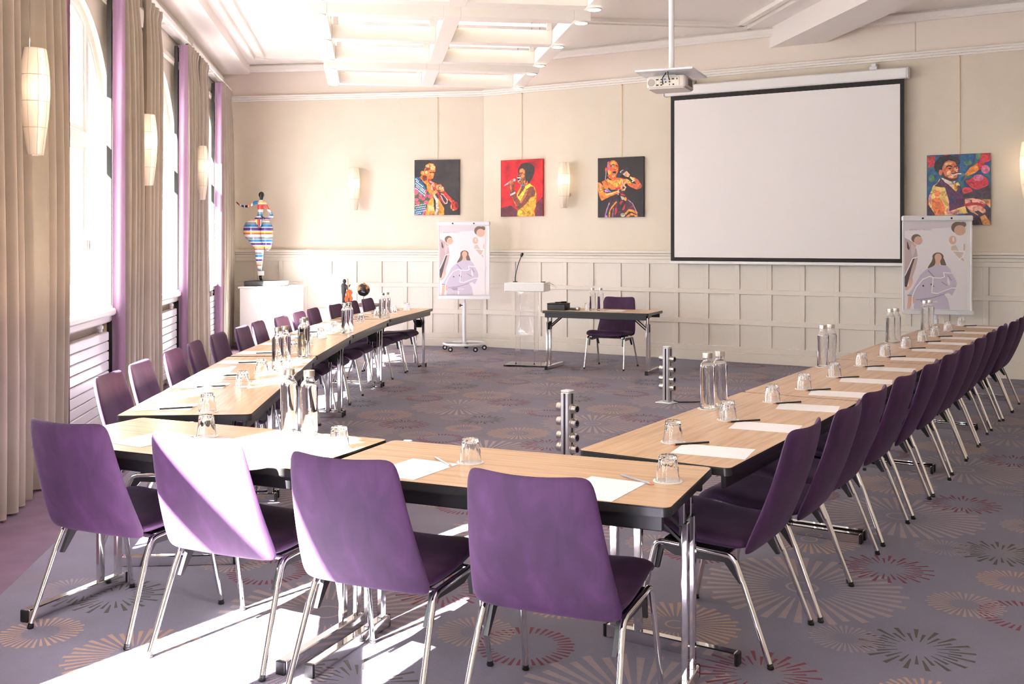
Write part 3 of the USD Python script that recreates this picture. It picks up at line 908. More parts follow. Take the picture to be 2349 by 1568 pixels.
def setting(p, rz, label_of, groups, paper=None, pencil=None, silver=''):
    """label_of(kind) names one object of this place"""
    z = TH + 0.0004
    first_or_copy('coaster', mk_coaster, (*p, z), 0, label_of('paper coaster under the tumbler'), groups['coaster'])
    first_or_copy('glass', mk_glass, (*p, z + CO_T), float(RNG.uniform(0, 1)), label_of('upturned clear tumbler'), groups['glass'])
    if paper is not None:
        first_or_copy('paper', mk_paper, (*paper[0], z), paper[1], label_of('white note paper'), groups['paper'])
    if pencil is not None:
        first_or_copy('pencil' + silver, mk_silver_pencil if silver else mk_pencil, (*pencil[0], z + pencil[2]), pencil[1], label_of('silver pencil' if silver else 'black pencil'), groups['pencil'])


def grp(row):
    return dict(coaster=f'coasters on {row}', glass=f'upturned tumblers on {row}', paper=f'note papers on {row}', pencil=f'pencils on {row}')


def ang(v):
    return math.atan2(v[1], v[0])


GS = [0.36, 1.0, 1.65, 2.21, 2.85, 3.52, 4.21, 4.93, 5.58, 6.14, 6.79, 7.52]
GR_ = grp('the right row')
for k, s in enumerate(GS):
    lo = lambda kind, k=k: f'{kind} on the right row, {ORD[k]} place from the camera'
    j = float(RNG.uniform(-0.03, 0.03))
    setting(along(Rrow, s, 0.386), 0, lo, GR_, (along(Rrow, s - 0.09, 0.172), ang(dR) + 0.17 + j), (along(Rrow, s - 0.01, 0.305), ang(jit(nR, 0.92 + j)) + PI, 0.0))
GL = grp('the left row')
LSET = [(0, 0.09, 0.19), (0, 0.98, 0.97), (1, 0.29, 0.16), (1, 0.93, 0.86), (2, 0.19, 0.16), (2, 0.80, 0.84), (2, 1.40, 1.40), (3, 0.25, 0.25), (3, 0.90, 0.86), (3, 1.47, 1.45), (4, 0.26, 0.24), (4, 0.92, 0.86), (4, 1.47, 1.44)]
for k, (ti, sg, sp) in enumerate(LSET):
    T = LTs[ti]
    lo = lambda kind, k=k: f'{kind} on the left row, {ORD[k]} place from the camera'
    j = float(RNG.uniform(-0.05, 0.05))
    setting(along(T, sg, 0.42), 0, lo, GL, (along(T, sp + 0.06, 0.17), ang(T['d']) + j), (along(T, sp, 0.25), ang(jit(-T['n'], 0.30 + j)), 0.0010))
GF = grp('the front tables')
FN = ['behind the front-left chair', 'behind the sun-bleached chair', 'right of the table joint', 'by the right corner']
for k, (T, g, pc, qc, qa) in enumerate(((FA, (-1.327, 4.446), (-1.54, 4.38), (-1.37, 4.30), -0.9), (FA, (-0.703, 4.165), (-0.92, 4.10), (-0.76, 4.03), -0.9), (FB, (-0.159, 3.917), (-0.365, 3.805), (-0.262, 3.905), -1.15), (FB, (0.549, 3.609), (0.305, 3.50), (0.441, 3.609), -1.0))):
    lo = lambda kind, k=k: f'{kind} on the front table {FN[k]}'
    setting(np.array(g), 0, lo, GF, (np.array(pc), ang(T['d']) - 0.12), (np.array(qc), qa, 0.001), 'silver')
gd = dict(coaster=None, glass=None, paper=None, pencil=None)
setting(along(DT, 0.52, 0.40), 0, lambda kind: f'{kind} on the lone desk by the back wall', gd, (along(DT, 0.85, 0.30), ang(dD) + 0.1), None)

bot = [((-0.983, 4.517), 'left one of the pair on the front-left table'), ((-0.885, 4.470), 'right one of the pair on the front-left table'), (tuple(along(Rrow, 1.255, TW - 0.06)), 'near one of the first pair on the right row'), (tuple(along(Rrow, 1.36, TW - 0.085)), 'far one of the first pair on the right row'),
       (tuple(along(Rrow, 3.32, TW - 0.06)), 'near one of the second pair on the right row'), (tuple(along(Rrow, 3.42, TW - 0.085)), 'far one of the second pair on the right row'), (tuple(along(Rrow, 5.32, TW - 0.06)), 'near one of the third pair on the right row'), (tuple(along(Rrow, 5.42, TW - 0.085)), 'far one of the third pair on the right row'),
       (tuple(along(Rrow, 6.78, TW - 0.06)), 'near one of the farthest pair on the right row'), (tuple(along(Rrow, 6.89, TW - 0.085)), 'far one of the farthest pair on the right row'), (tuple(along(LTs[1], 0.43, TW - 0.15)), 'near one of the first pair on the left row'), (tuple(along(LTs[1], 0.54, TW - 0.12)), 'far one of the first pair on the left row'),
       (tuple(along(LTs[1], 1.19, TW - 0.09)), 'near one of the second pair on the left row'), (tuple(along(LTs[2], 0.055, TW - 0.1)), 'far one of the second pair on the left row'), (tuple(along(LTs[3], 0.13, TW - 0.1)), 'near one of the third pair on the left row'), (tuple(along(LTs[3], 0.25, TW - 0.09)), 'far one of the third pair on the left row'),
       (tuple(along(LTs[4], 0.11, TW - 0.12)), 'near one of the farthest pair on the left row'), (tuple(along(LTs[4], 0.25, TW - 0.11)), 'far one of the farthest pair on the left row'),
       (tuple(along(DT, 0.60, 0.45)), 'left one of the pair on the lone back desk'), (tuple(along(DT, 0.70, 0.44)), 'right one of the pair on the lone back desk')]
for p, lab in bot:
    z = TH + 0.0004
    first_or_copy('coaster', mk_coaster, (*p, z), 0, 'coaster under the water bottle, ' + lab, 'coasters under the water bottles')
    first_or_copy('bottle', mk_bottle, (*p, z + CO_T), float(RNG.uniform(0, 6)), 'glass water bottle, steel cap, ' + lab, 'glass water bottles on the tables')

# ------------------------------------------------------------------ things on the desk
pd = along(DT, 0.14, 0.44)
t = thing('audio_case', 'black microphone receiver box on the left of the lone desk', 'audio equipment', (*pd, TH), ang(dD))
obj('case', box(-0.11, 0.13, -0.09, 0.09, 0.0, 0.075, 0.006), BLACK, t)
obj('lid', box(-0.112, 0.132, -0.092, 0.092, 0.075, 0.085, 0.004), pm('dark_grey_plastic', (0.03, 0.03, 0.032), 0.5), t)
obj('spare_microphone', cat_(box(-0.03, 0.02, -0.03, 0.05, 0.085, 0.10, 0.005), tube([(0.04, 0.0, 0.095), (0.11, 0.02, 0.098)], 0.012, 10)), BLACK, t)
t = thing('handheld_microphone', 'grey wireless hand microphone leaning by the black box on the desk', 'microphone', (*along(DT, 0.345, 0.47), TH), ang(dD) - 0.45)
obj('handle', moved(lathe([(0, -0.10), (0.012, -0.10), (0.0135, -0.09), (0.017, 0.075), (0, 0.075)], 16), (0, 0, 0.019), ry=PI / 2), pm('mic_grey', (0.06, 0.06, 0.065), 0.4), t)
obj('grille', moved(lathe([(0, 0.072), (0.018, 0.074), (0.026, 0.09), (0.027, 0.105), (0.021, 0.122), (0, 0.128)], 16), (0, 0, 0.026), ry=PI / 2), STEEL, t)

# ------------------------------------------------------------------ power towers
for k, (p, lab, cab) in enumerate((((0.386, 7.12), 'near brushed aluminium socket column standing inside the tables', 1), ((1.535, 10.12), 'far aluminium socket column on a square foot, black cable behind', 0))):
    t = thing('socket_column', lab, 'power column', (*p, 0), math.radians(-38), 'aluminium socket columns')
    obj('base_plate', box(-0.09, 0.09, -0.09, 0.09, 0, 0.010, 0.004), WHITEM, t)
    obj('column', box(-0.038, 0.038, -0.038, 0.038, 0.008, 0.545, 0.010), ALU, t)
    obj('top_cap', box(-0.037, 0.037, -0.037, 0.037, 0.543, 0.556, 0.006), WHITEM, t)
    for (ax, s) in ((0, 1), (0, -1), (1, 1), (1, -1)):
        b = box(-0.008, 0.008, -0.0389, -0.037, 0.03, 0.535)
        obj('groove', moved(b, rz=(0 if ax else PI / 2) + (PI if s > 0 else 0)), BLACK, t)
    for s in (1, -1):
        for z in (0.155, 0.235, 0.335, 0.435):
            zz = z + (0.0 if s < 0 else -0.005)
            so = obj('socket', moved(lathe([(0, 0), (0.034, 0), (0.034, 0.006), (0.029, 0.008), (0.029, 0.042), (0.026, 0.045), (0.021, 0.045), (0.021, 0.03), (0, 0.03)], 24), (s * 0.037, 0, zz), ry=s * PI / 2), STEEL, t)
            obj('socket_insert', moved(cat_(cyl(0.0205, 0.028, 0.034, 20), moved(cyl(0.004, 0.03, 0.042, 8), (0, 0.008, 0))), (s * 0.037, 0, zz), ry=s * PI / 2), pm(f'socket_blue', (0.02, 0.015, 0.08), 0.25) if not (k or s < 0) and z < 0.43 else BLACK, so)
    pts = [(0.05, 0.03, 0.02), (0.10, 0.06, 0.008), (0.2, 0.16, 0.006), (0.27, 0.24, 0.006), (0.30, 0.27, 0.035), (0.31, 0.25, 0.06)] if not cab else [(-0.05, 0.04, 0.02), (-0.12, 0.06, 0.006), (-0.22, 0.03, 0.006), (-0.36, 0.08, 0.006)]
    obj('cable', tube(bend(pts, 0.02, 4), 0.005, 8), BLACK, t)

# ------------------------------------------------------------------ lectern
t = thing('lectern', 'clear acrylic lectern with white top and gooseneck microphone', 'lectern', (0.20, 13.20, 0), math.radians(-14))
obj('base', box(-0.27, 0.27, -0.20, 0.20, 0, 0.022, 0.005), ACRYL, t)
for x in (-0.135, 0.105):
    obj('side_panel', box(x, x + 0.012, -0.10, 0.13, 0.022, 0.955), ACRYL, t)
obj('front_panel', box(-0.123, 0.105, -0.085, -0.073, 0.022, 0.955), ACRYL, t)
obj('top', box(-0.26, 0.26, -0.19, 0.19, 0.955, 1.07, 0.008), WHITEP, t)
obj('socket_ring', cat_(moved(cyl(0.032, 1.069, 1.078, 20, 0.002), (-0.165, 0.0, 0)), moved(cyl(0.032, 1.069, 1.078, 20, 0.002), (0.205, 0.0, 0))), BLACK, t)
g = obj('gooseneck', tube(bend([(-0.165, 0, 1.07), (-0.165, 0, 1.14), (-0.125, 0, 1.30), (-0.08, 0, 1.41)], 0.05, 8), 0.0055, 8), BLACK, t)
obj('microphone_head', tube([(-0.086, 0, 1.395), (-0.080, 0, 1.41), (-0.068, 0, 1.436), (-0.062, 0, 1.447)], [0.008, 0.017, 0.018, 0.006], 12), BLACK, g)
obj('glass_arm', cat_(tube([(0.255, 0, 1.05), (0.30, 0, 1.055)], 0.008, 8), tube([(0.30, 0, 1.055), (0.38, 0.02, 1.0)], 0.010, 8)), ACRYL, t)

# ------------------------------------------------------------------ flip charts
def px_poly(pts, W, Hh, x0, y0, x1, y1):
    """outline given in a sketch frame (x0..x1, y0..y1, y down) -> metres, origin at the lower left"""
    return Polygon([((x - x0) / (x1 - x0) * W, (y1 - y) / (y1 - y0) * Hh) for x, y in pts]).buffer(0)


def layers(t, sheets, W, Hh, frame, y, step, parent=None, clip=True, smooth_px=0.0, brush=False):
    """flat printed or painted shapes, each its own thin sheet in front of the last; sheets: (name, colour, [outlines])"""
    area = sbox(0.0005, 0.0005, W - 0.0005, Hh - 0.0005)
    for k, (name, colr, outs) in enumerate(sheets):
        ps = []
        for o in outs:
            p = o if hasattr(o, 'geom_type') else px_poly(o, W, Hh, *frame)
            if smooth_px:
                p = p.buffer(smooth_px).buffer(-2 * smooth_px).buffer(smooth_px)
            ps.append(p)
        g = unary_union(ps).intersection(area) if clip else unary_union(ps)
        g = g.simplify(0.0006)
        if g.is_empty:
            continue
        mat = brushed(*colr) if brush else ink(*colr)
        if name.endswith(('dots', 'beads', 'gaps', 'buttons', 'features')):
            tag(obj(name, upright(g, y - step * (k + 1), y - step * k), mat, parent or t, smooth=False), kind='stuff')
            continue
        for piece in getattr(g, 'geoms', [g]):
            if piece.area > 2e-6:
                obj(name, upright(piece, y - step * (k + 1), y - step * k), mat, parent or t, smooth=False)


def pline(pts, w, W, Hh, fr):
    return LineString([((x - fr[0]) / (fr[2] - fr[0]) * W, (fr[3] - y) / (fr[3] - fr[1]) * Hh) for x, y in pts]).buffer(w)


def blob(x, y, rx, ry, W, Hh, fr, rot=0):
    from shapely import affinity
    c = affinity.rotate(affinity.scale(Point(0, 0).buffer(1, quad_segs=8), rx / (fr[2] - fr[0]) * W, ry / (fr[3] - fr[1]) * Hh), -rot)
    return affinity.translate(c, (x - fr[0]) / (fr[2] - fr[0]) * W, (fr[3] - y) / (fr[3] - fr[1]) * Hh)


def flip_chart(loc, rz, label):
    t = thing('flip_chart', label, 'flip chart', (*loc, 0), rz, 'flip charts with the same poster')
    W = 0.745
    ringm = np.array([(0.30 * math.cos(a), 0.30 * math.sin(a), 0.10) for a in np.linspace(-2.3, PI + 2.3 - PI / 2 + 0.75, 36)])
    obj('base_ring', tube(ringm, 0.019, 12), WHITEM, t)
    obj('base_bar', cat_(tube([(0, 0.0, 0.10), (0.0, 0.30, 0.10)], 0.018, 10), moved(cyl(0.04, 0.075, 0.125, 16, 0.004), (0, 0, 0)), tube([(-0.22, 0.2, 0.10), (0.22, 0.2, 0.10)], 0.014, 10)), WHITEM, t)
    for a in (-2.2, -0.9, 0.25, 1.57, 2.9):
        x, y = 0.30 * math.cos(a), 0.30 * math.sin(a)
        c = obj('caster', cat_(moved(cyl(0.036, -0.012, 0.012, 18, 0.004), (x, y, 0.0362), rx=PI / 2)), BLACK, t)
        obj('caster_hub', cat_(moved(cyl(0.016, -0.018, 0.018, 12), (x, y, 0.0362), rx=PI / 2), box(x - 0.01, x + 0.01, y - 0.008, y + 0.008, 0.065, 0.098)), WHITEM, c)
    obj('column', cyl(0.026, 0.10, 0.70, 20, 0.003), WHITEM, t)
    obj('inner_column', cyl(0.020, 0.68, 0.98, 16), WHITEM, t)
    obj('clamp_knob', cat_(tube([(-0.02, 0, 0.66), (-0.055, 0, 0.66)], 0.007, 8), moved(cyl(0.02, 0.0, 0.02, 6, 0.003), (-0.05, 0, 0.66), ry=-PI / 2)), BLACK, t)
    y = -0.06
    bd = box(-W / 2, W / 2, y, y + 0.022, 0.80, 1.86, 0.004)
    obj('board', bd, WHITEP, t)
    obj('bracket', box(-0.05, 0.05, y + 0.02, 0.0, 0.86, 1.10, 0.004), WHITEM, t)
    obj('top_clamp', box(-W / 2 - 0.012, W / 2 + 0.012, y - 0.03, y + 0.03, 1.825, 1.89, 0.012), WHITEM, t)
    for x in (-0.16, 0.15):
        obj('hook_knob', moved(cyl(0.011, 0, 0.012, 12, 0.002), (x, y - 0.03, 1.858), rx=PI / 2), BLACK, t)
    obj('pen_tray', cat_(box(-W / 2 - 0.005, W / 2 + 0.012, y - 0.055, y + 0.02, 0.755, 0.775, 0.004), box(-W / 2 - 0.005, W / 2 + 0.012, y - 0.06, y - 0.05, 0.755, 0.805, 0.004)), WHITEM, t)
    for x in (-W / 2 - 0.004, W / 2 - 0.012):
        obj('side_profile', box(x, x + 0.018, y - 0.006, y + 0.026, 0.79, 1.83, 0.004), WHITEM, t)
    # the printed sheet
    PW, PH = 0.665, 1.005
    po = UsdGeom.Xform.Define(stage, path_of(t) + '/poster')
    po.AddTranslateOp().Set(Gf.Vec3d(-W / 2 + 0.02, y - 0.004, 0.812))
    tag(po.GetPrim(), 'printed poster sheet with three people looking down, clamped at its top')
    fr = (172, 125, 1050, 1378)
    obj('sheet', upright(sbox(0, 0, PW, PH), 0.0, 0.0035), pm('poster_white', sr(238, 233, 234), 0.5) if 'pw' not in _proto else _proto['pw'], po)
    _proto['pw'] = UsdShade.Material.Get(stage, '/World/Looks/poster_white')
    B = lambda *a, **k: blob(*a, PW, PH, fr, **k)
    Ln = lambda pts, w: pline(pts, w, PW, PH, fr)
    S = [
        ('printed_header', (222, 214, 218), [[(172, 125), (1050, 125), (1050, 190), (172, 250)]]),
        ('printed_left_jacket', (200, 178, 176), [[(172, 350), (280, 410), (345, 520), (362, 640), (330, 790), (285, 920), (290, 985), (240, 1000), (172, 900)]]),
        ('printed_left_lining', (92, 80, 78), [[(172, 900), (235, 760), (285, 655), (318, 650), (270, 800), (235, 940), (200, 1080), (172, 1050)], [(205, 380), (245, 500), (235, 535), (208, 500)]]),
        ('printed_left_shirt', (214, 200, 204), [[(272, 430), (330, 470), (318, 560), (285, 640), (262, 560)]]),
        ('printed_hair', (122, 104, 92), [B(930, 205, 92, 82, rot=-15), B(1005, 165, 45, 40), B(340, 362, 72, 62), B(650, 625, 80, 62), [(585, 610), (560, 690), (508, 770), (505, 805), (560, 775), (600, 750), (640, 650)], [(690, 590), (738, 660), (768, 742), (735, 758), (690, 745), (670, 640)]]),
        ('printed_skin', (222, 182, 160), [B(368, 392, 60, 62), [(285, 400), (345, 470), (318, 490), (275, 440)], [(225, 970), (268, 945), (290, 985), (262, 1060), (215, 1105), (180, 1110), (180, 1065), (235, 1045)],
                                          B(962, 246, 82, 74, rot=20), [(1015, 440), (1030, 440), (1030, 540), (1012, 525)], B(860, 385, 52, 62), B(652, 632, 50, 56), [(612, 660), (685, 670), (675, 742), (615, 744)],
                                          [(222, 1200), (320, 1195), (330, 1290), (300, 1300), (285, 1250), (250, 1375), (205, 1378)]]),
        ('printed_coat', (205, 196, 212), [[(560, 770), (605, 742), (690, 742), (770, 750), (820, 800), (840, 850), (900, 950), (918, 1010), (900, 1080), (850, 1180), (800, 1140), (740, 1160), (560, 1215), (330, 1245), (300, 1190), (222, 1190), (240, 1150), (300, 1060), (400, 880), (490, 800)],
                                          [(330, 1245), (560, 1215), (740, 1160), (790, 1230), (820, 1378), (290, 1378)]]),
        ('printed_sleeve', (214, 196, 182), [[(845, 470), (900, 455), (1010, 660), (1030, 700), (975, 660), (835, 520)], [(870, 555), (1015, 560), (960, 655)]]),
        ('printed_gap', (236, 231, 234), [[(785, 890), (800, 930), (825, 1010), (805, 1040), (780, 980)], B(868, 375, 14, 34), [(520, 1300), (548, 1300), (548, 1370), (520, 1370)]]),
        ('printed_fold', (165, 156, 172), [[(510, 810), (600, 905), (590, 915), (500, 830)], [(775, 870), (800, 890), (850, 960), (835, 965), (795, 905)], [(330, 1238), (560, 1208), (740, 1153), (745, 1163), (560, 1222), (330, 1252)], [(380, 1250), (520, 1235), (510, 1290), (440, 1290)], [(690, 970), (785, 1030), (780, 1045), (700, 990)], [(210, 1165), (290, 1180), (290, 1196), (215, 1192)]]),
        ('printed_buttons', (96, 82, 98), [B(440, 1042, 13, 14), B(552, 1020, 8, 16), B(588, 1045, 8, 8)]),
        ('printed_features', (150, 104, 88), [Ln([(385, 372), (405, 366)], 0.002), Ln([(345, 385), (365, 378)], 0.002), Ln([(375, 425), (405, 415)], 0.0022), Ln([(915, 225), (935, 232)], 0.002), Ln([(965, 248), (985, 256)], 0.002), Ln([(905, 275), (940, 292)], 0.0022), Ln([(622, 608), (645, 604)], 0.0018), Ln([(662, 606), (682, 612)], 0.0018), Ln([(635, 655), (672, 658)], 0.0022)]),
        ('printed_white_line', (250, 248, 249), [Ln([(172, 900), (235, 770), (285, 650), (360, 630)], 0.006), Ln([(300, 1378), (275, 1290), (285, 1180), (340, 1060), (430, 950), (530, 905), (590, 925), (690, 930), (745, 910), (728, 850), (845, 860)], 0.0058), Ln([(580, 930), (560, 1140), (640, 1150), (740, 1110), (850, 1068), (905, 1070)], 0.0058), Ln([(860, 540), (1030, 548), (1010, 620), (945, 665)], 0.005)]),
    ]
    layers(t, S, PW, PH, fr, 0.0, 0.00025, parent=po, smooth_px=0.004)
    for txt, hh, px, py, colr, bold in (('MEETINGS AT THEIR BEST', 0.0135, 240, 246, (165, 156, 160), False), ('MERCURE', 0.0135, 522, 1275, (250, 248, 249), True)):
        m = meshkit.text_mesh(txt, hh, 0.0004, bold)
        v = m.vertices
        x0 = (px - fr[0]) / (fr[2] - fr[0]) * PW; z0 = (fr[3] - py) / (fr[3] - fr[1]) * PH
        obj('printed_lettering', trimesh.Trimesh(np.c_[v[:, 0] + x0, -0.0035 - v[:, 2], v[:, 1] + z0], m.faces, process=False), ink(*colr), po, smooth=False)
    return t


flip_chart((-0.70, 15.02), math.radians(-3), 'white wheeled flip chart with fashion poster, left of the lectern')
flip_chart((4.90, 11.84), math.radians(-12), 'white flip chart with fashion poster, at the far end of the right row')

# ------------------------------------------------------------------ projection screen and projector
t = thing('projection_screen', 'large pull-down projection screen with black border in a white case', 'projection screen', (*C2, 0), ROT_BR)
obj('case', box(2.994, 6.103, -0.195, -0.075, 3.552, 3.683, 0.014), WHITEP, t)
obj('case_end', box(6.10, 6.117, -0.20, -0.07, 3.548, 3.687, 0.006), WHITEM, t)
obj('case_end', box(2.981, 2.998, -0.20, -0.07, 3.548, 3.687, 0.006), WHITEM, t)
obj('maker_plate', box(3.09, 3.18, -0.197, -0.194, 3.62, 3.632), ink(150, 146, 142), t)
obj('screen_border', upright(sbox(3.066, 1.33, 6.056, 3.56).difference(sbox(3.116, 1.382, 6.011, 3.495)), -0.124, -0.120), pm('screen_black', (0.010, 0.009, 0.008), 0.7), t, smooth=False)
obj('screen_surface', box(3.114, 6.013, -0.1225, -0.120, 1.380, 3.497), SCREEN, t)
obj('weight_bar', box(3.05, 6.07, -0.135, -0.11, 1.295, 1.333, 0.006), WHITEP, t)
for s in (3.356, 5.705):
    obj('bracket', cat_(box(s - 0.03, s + 0.03, -0.15, 0.0, 3.72, 3.765, 0.006), box(s - 0.045, s + 0.045, -0.16, -0.10, 3.675, 3.725, 0.006)), WHITEM, t)

pj = thing('projector', 'ceiling projector under a square white plate on a long pole', 'projector', (1.245, 8.0, -0.03), math.atan2(0.39, 0.92) * -1)
obj('pole', cat_(cyl(0.0215, 2.93, ZC + 0.03, 20), cyl(0.0235, 3.68, 3.72, 20)), WHITEM, pj)
obj('ceiling_rose', cyl(0.07, ZC + 0.01, ZC + 0.03, 20, 0.006), WHITEM, pj)
obj('mounting_plate', box(-0.225, 0.225, -0.25, 0.25, 2.915, 2.93, 0.003), WHITEM, pj)
obj('mount_arm', box(-0.05, 0.05, -0.06, 0.06, 2.885, 2.916, 0.006), WHITEM, pj)
bd = rrect(-0.155, 0.155, -0.175, 0.10, 0.03)
obj('body', cat_(extrude(bd, 2.80, 2.878), extrude(bd.buffer(-0.012), 2.789, 2.80), extrude(bd.buffer(-0.010), 2.878, 2.887)), pm('projector_grey', sr(205, 198, 190), 0.45), pj)
obj('connector_panel', box(-0.075, 0.105, -0.179, -0.172, 2.806, 2.874, 0.002), pm('panel_cream', sr(215, 210, 195), 0.5), pj)
rg = random.Random(3)
for i in range(6):
    for j in range(3):
        if rg.random() < 0.85:
            w = rg.choice([0.004, 0.006, 0.009]); x = -0.062 + 0.03 * i + rg.uniform(-0.004, 0.004); z = 2.816 + 0.021 * j
            obj('port', box(x - w, x + w, -0.183, -0.178, z - 0.005, z + 0.005), [BLACK, BLACK, ink(60, 110, 170), ink(110, 110, 110)][(i + 2 * j) % 4], pj)
obj('speaker_grille', moved(cyl(0.028, 0, 0.003, 24, 0.001), (-0.115, -0.174, 2.838), rx=PI / 2), ink(165, 158, 150), pj)
obj('side_vent', box(0.1535, 0.1575, -0.10, 0.03, 2.815, 2.868, 0.002), pm('vent_grey', (0.12, 0.11, 0.10), 0.6), pj)
obj('lens', moved(cyl(0.035, 0, 0.04, 24, 0.004), (0.06, 0.14, 2.84), rx=PI / 2), BLACK, pj)
obj('cable', cat_(tube(bend([(0.03, -0.182, 2.85), (0.03, -0.215, 2.87), (0.02, -0.19, 2.912)], 0.015), 0.004, 6), tube(bend([(-0.02, -0.182, 2.82), (-0.02, -0.21, 2.86), (0.0, -0.16, 2.912)], 0.015), 0.004, 6)), BLACK, pj)

# ------------------------------------------------------------------ paintings


def painting(org, rot, s, z0, W, Hh, bg, edge, sheets, fr, label, wire, bgmat=None):
    t = thing('painting', label, 'painting', (*on_wall(org, rot, s, 0.006), z0), rot, 'portraits of musicians on the walls')
    obj('canvas', box(0, W, -0.032, 0.0, 0, Hh, 0.002), bgmat or ink(*bg), t)
    obj('hanging_wire', cat_(tube([(wire, -0.008, Hh), (wire, -0.004, 3.80 - z0)], 0.0035, 6), box(wire - 0.008, wire + 0.008, -0.012, 0.004, 3.78 - z0, 3.81 - z0)), pm('brass_wire', sr(205, 180, 130), 0.35, 0.6) if 'bw' not in _proto else _proto['bw'], t)
    _proto['bw'] = UsdShade.Material.Get(stage, '/World/Looks/brass_wire')
    layers(t, sheets, W, Hh, fr, -0.032, 0.0003, smooth_px=0.004, brush=True)
    return t


def kit(W, Hh, fr):
    return (lambda *a, **k: blob(*a, W, Hh, fr, **k)), (lambda pts, w: pline(pts, w, W, Hh, fr))


DARK = noisy('painted_charcoal', [(0.3, sr(48, 44, 46)), (0.7, sr(66, 60, 62))], 8, 0.6)
fr = (118, 165, 1112, 1390); W, Hh = 0.70, 0.84
B, Ln = kit(W, Hh, fr)
rr = random.Random(5)
dots = [B(150 + 28 * i + 10 * (j % 2), 590 + 52 * j + 22 * i, 13, 17, rot=30) for i in range(8) for j in range(5) if 540 + 40 * i < 590 + 52 * j + 22 * i < 960 and 130 < 150 + 28 * i < 350]
dots += [B(145 + 34 * i + 12 * (j % 2), 1180 + 48 * j - 6 * i, 12, 14) for i in range(7) for j in range(5) if 1180 + 48 * j - 6 * i < 1390 and not (i > 3 and j > 3)]
S1 = [('hair', (36, 34, 36), [B(330, 350, 210, 200), B(230, 450, 110, 150)]),
      ('painted_jacket', (70, 92, 62), [[(118, 780), (200, 760), (400, 900), (540, 900), (560, 960), (430, 1110), (380, 1200), (118, 1220)]]),
      ('painted_scarf', (30, 96, 140), [[(118, 560), (200, 540), (290, 650), (390, 840), (400, 910), (330, 960), (240, 920), (180, 800), (118, 760)], [(118, 1260), (300, 1190), (390, 1150), (330, 1390), (118, 1390)]]),
      ('painted_roses', (222, 88, 116), [B(150, 860, 55, 85), B(250, 970, 40, 60), B(370, 960, 45, 40), B(460, 980, 50, 45), B(310, 1030, 42, 38), B(160, 1045, 50, 35), B(180, 1120, 60, 35), B(380, 1110, 55, 45), [(340, 1260), (380, 1230), (330, 1390), (280, 1390)], B(365, 865, 30, 50)]),
      ('painted_dots', (235, 240, 245), dots),
      ('painted_chest', (238, 146, 52), [[(300, 560), (420, 640), (520, 780), (560, 900), (540, 1000), (560, 1250), (600, 1390), (350, 1390), (400, 1170), (500, 960), (400, 850), (390, 720), (290, 640)], [(640, 1000), (780, 1240), (780, 1390), (650, 1390)]]),
      ('painted_face', (226, 118, 50), [[(360, 330), (380, 270), (450, 230), (540, 250), (590, 320), (585, 420), (555, 440), (555, 510), (530, 580), (470, 600), (430, 690), (330, 640), (220, 560), (300, 480), (330, 400)], B(295, 450, 40, 45)]),
      ('painted_shadow', (120, 48, 34), [[(345, 420), (470, 380), (470, 350), (380, 350)], [(440, 430), (570, 430), (560, 460), (480, 470)], [(310, 500), (400, 520), (390, 620), (320, 640), (290, 560)], [(400, 600), (470, 595), (440, 620)], B(395, 330, 40, 20)]),
      ('painted_highlight', (250, 200, 130), [B(405, 300, 38, 34), B(500, 275, 30, 22), B(525, 345, 52, 52), B(385, 440, 26, 36), [(485, 470), (525, 440), (520, 510), (490, 520)], B(310, 455, 12, 32), [(430, 1180), (540, 1160), (560, 1300), (420, 1310)]]),
      ('trumpet', (188, 48, 38), [Ln([(450, 620), (560, 780), (760, 880), (950, 1090)], 0.026), B(1005, 1190, 90, 100), [(930, 1060), (990, 1060), (1070, 1140), (950, 1160)], Ln([(640, 900), (690, 1030), (790, 1130)], 0.016), Ln([(540, 690), (640, 740), (700, 860)], 0.02)]),
      ('trumpet_tubing', (232, 178, 178), [Ln([(710, 920), (760, 940), (850, 1060), (840, 1130), (790, 1140), (700, 960)], 0.0075), Ln([(470, 650), (540, 680), (500, 740), (510, 820)], 0.012)]),
      ('bell_shade', (110, 26, 26), [B(1050, 1180, 38, 62), B(960, 1200, 20, 40)]),
      ('painted_hand', (234, 150, 84), [[(580, 740), (700, 700), (770, 780), (780, 860), (720, 880), (620, 830)], [(500, 880), (600, 830), (640, 880), (540, 960)], B(555, 730, 30, 40)]),
      ('finger_gaps', (92, 40, 32), [Ln([(640, 790), (670, 760), (730, 770)], 0.004), Ln([(620, 840), (700, 850)], 0.004), Ln([(690, 720), (750, 760)], 0.004)]),
      ('painted_rings', (246, 240, 230), [B(685, 785, 22, 14), B(735, 800, 14, 16)]),
      ('painted_necklace', (226, 206, 188), [Ln([(560, 960), (620, 1060), (625, 1250), (600, 1390)], 0.020)]),
      ('necklace_beads', (130, 120, 110), [Ln([(590, 1000 + 26 * k), (640, 995 + 26 * k)], 0.0012) for k in range(14)]),
      ('bell_highlight', (250, 150, 80), [B(935, 1210, 14, 50), B(985, 1280, 26, 14), Ln([(900, 1050), (940, 1100)], 0.006)]),
      ('hair_light', (150, 146, 150), [Ln([(150, 470), (145, 330), (195, 220)], 0.003), Ln([(570, 190), (600, 290)], 0.003)])]
painting(C1, ROT_BL, 3.153, 1.999, W, Hh, (55, 50, 52), None, S1, fr, 'painting of a trumpet player in a dotted scarf on charcoal ground', 0.36, DARK)

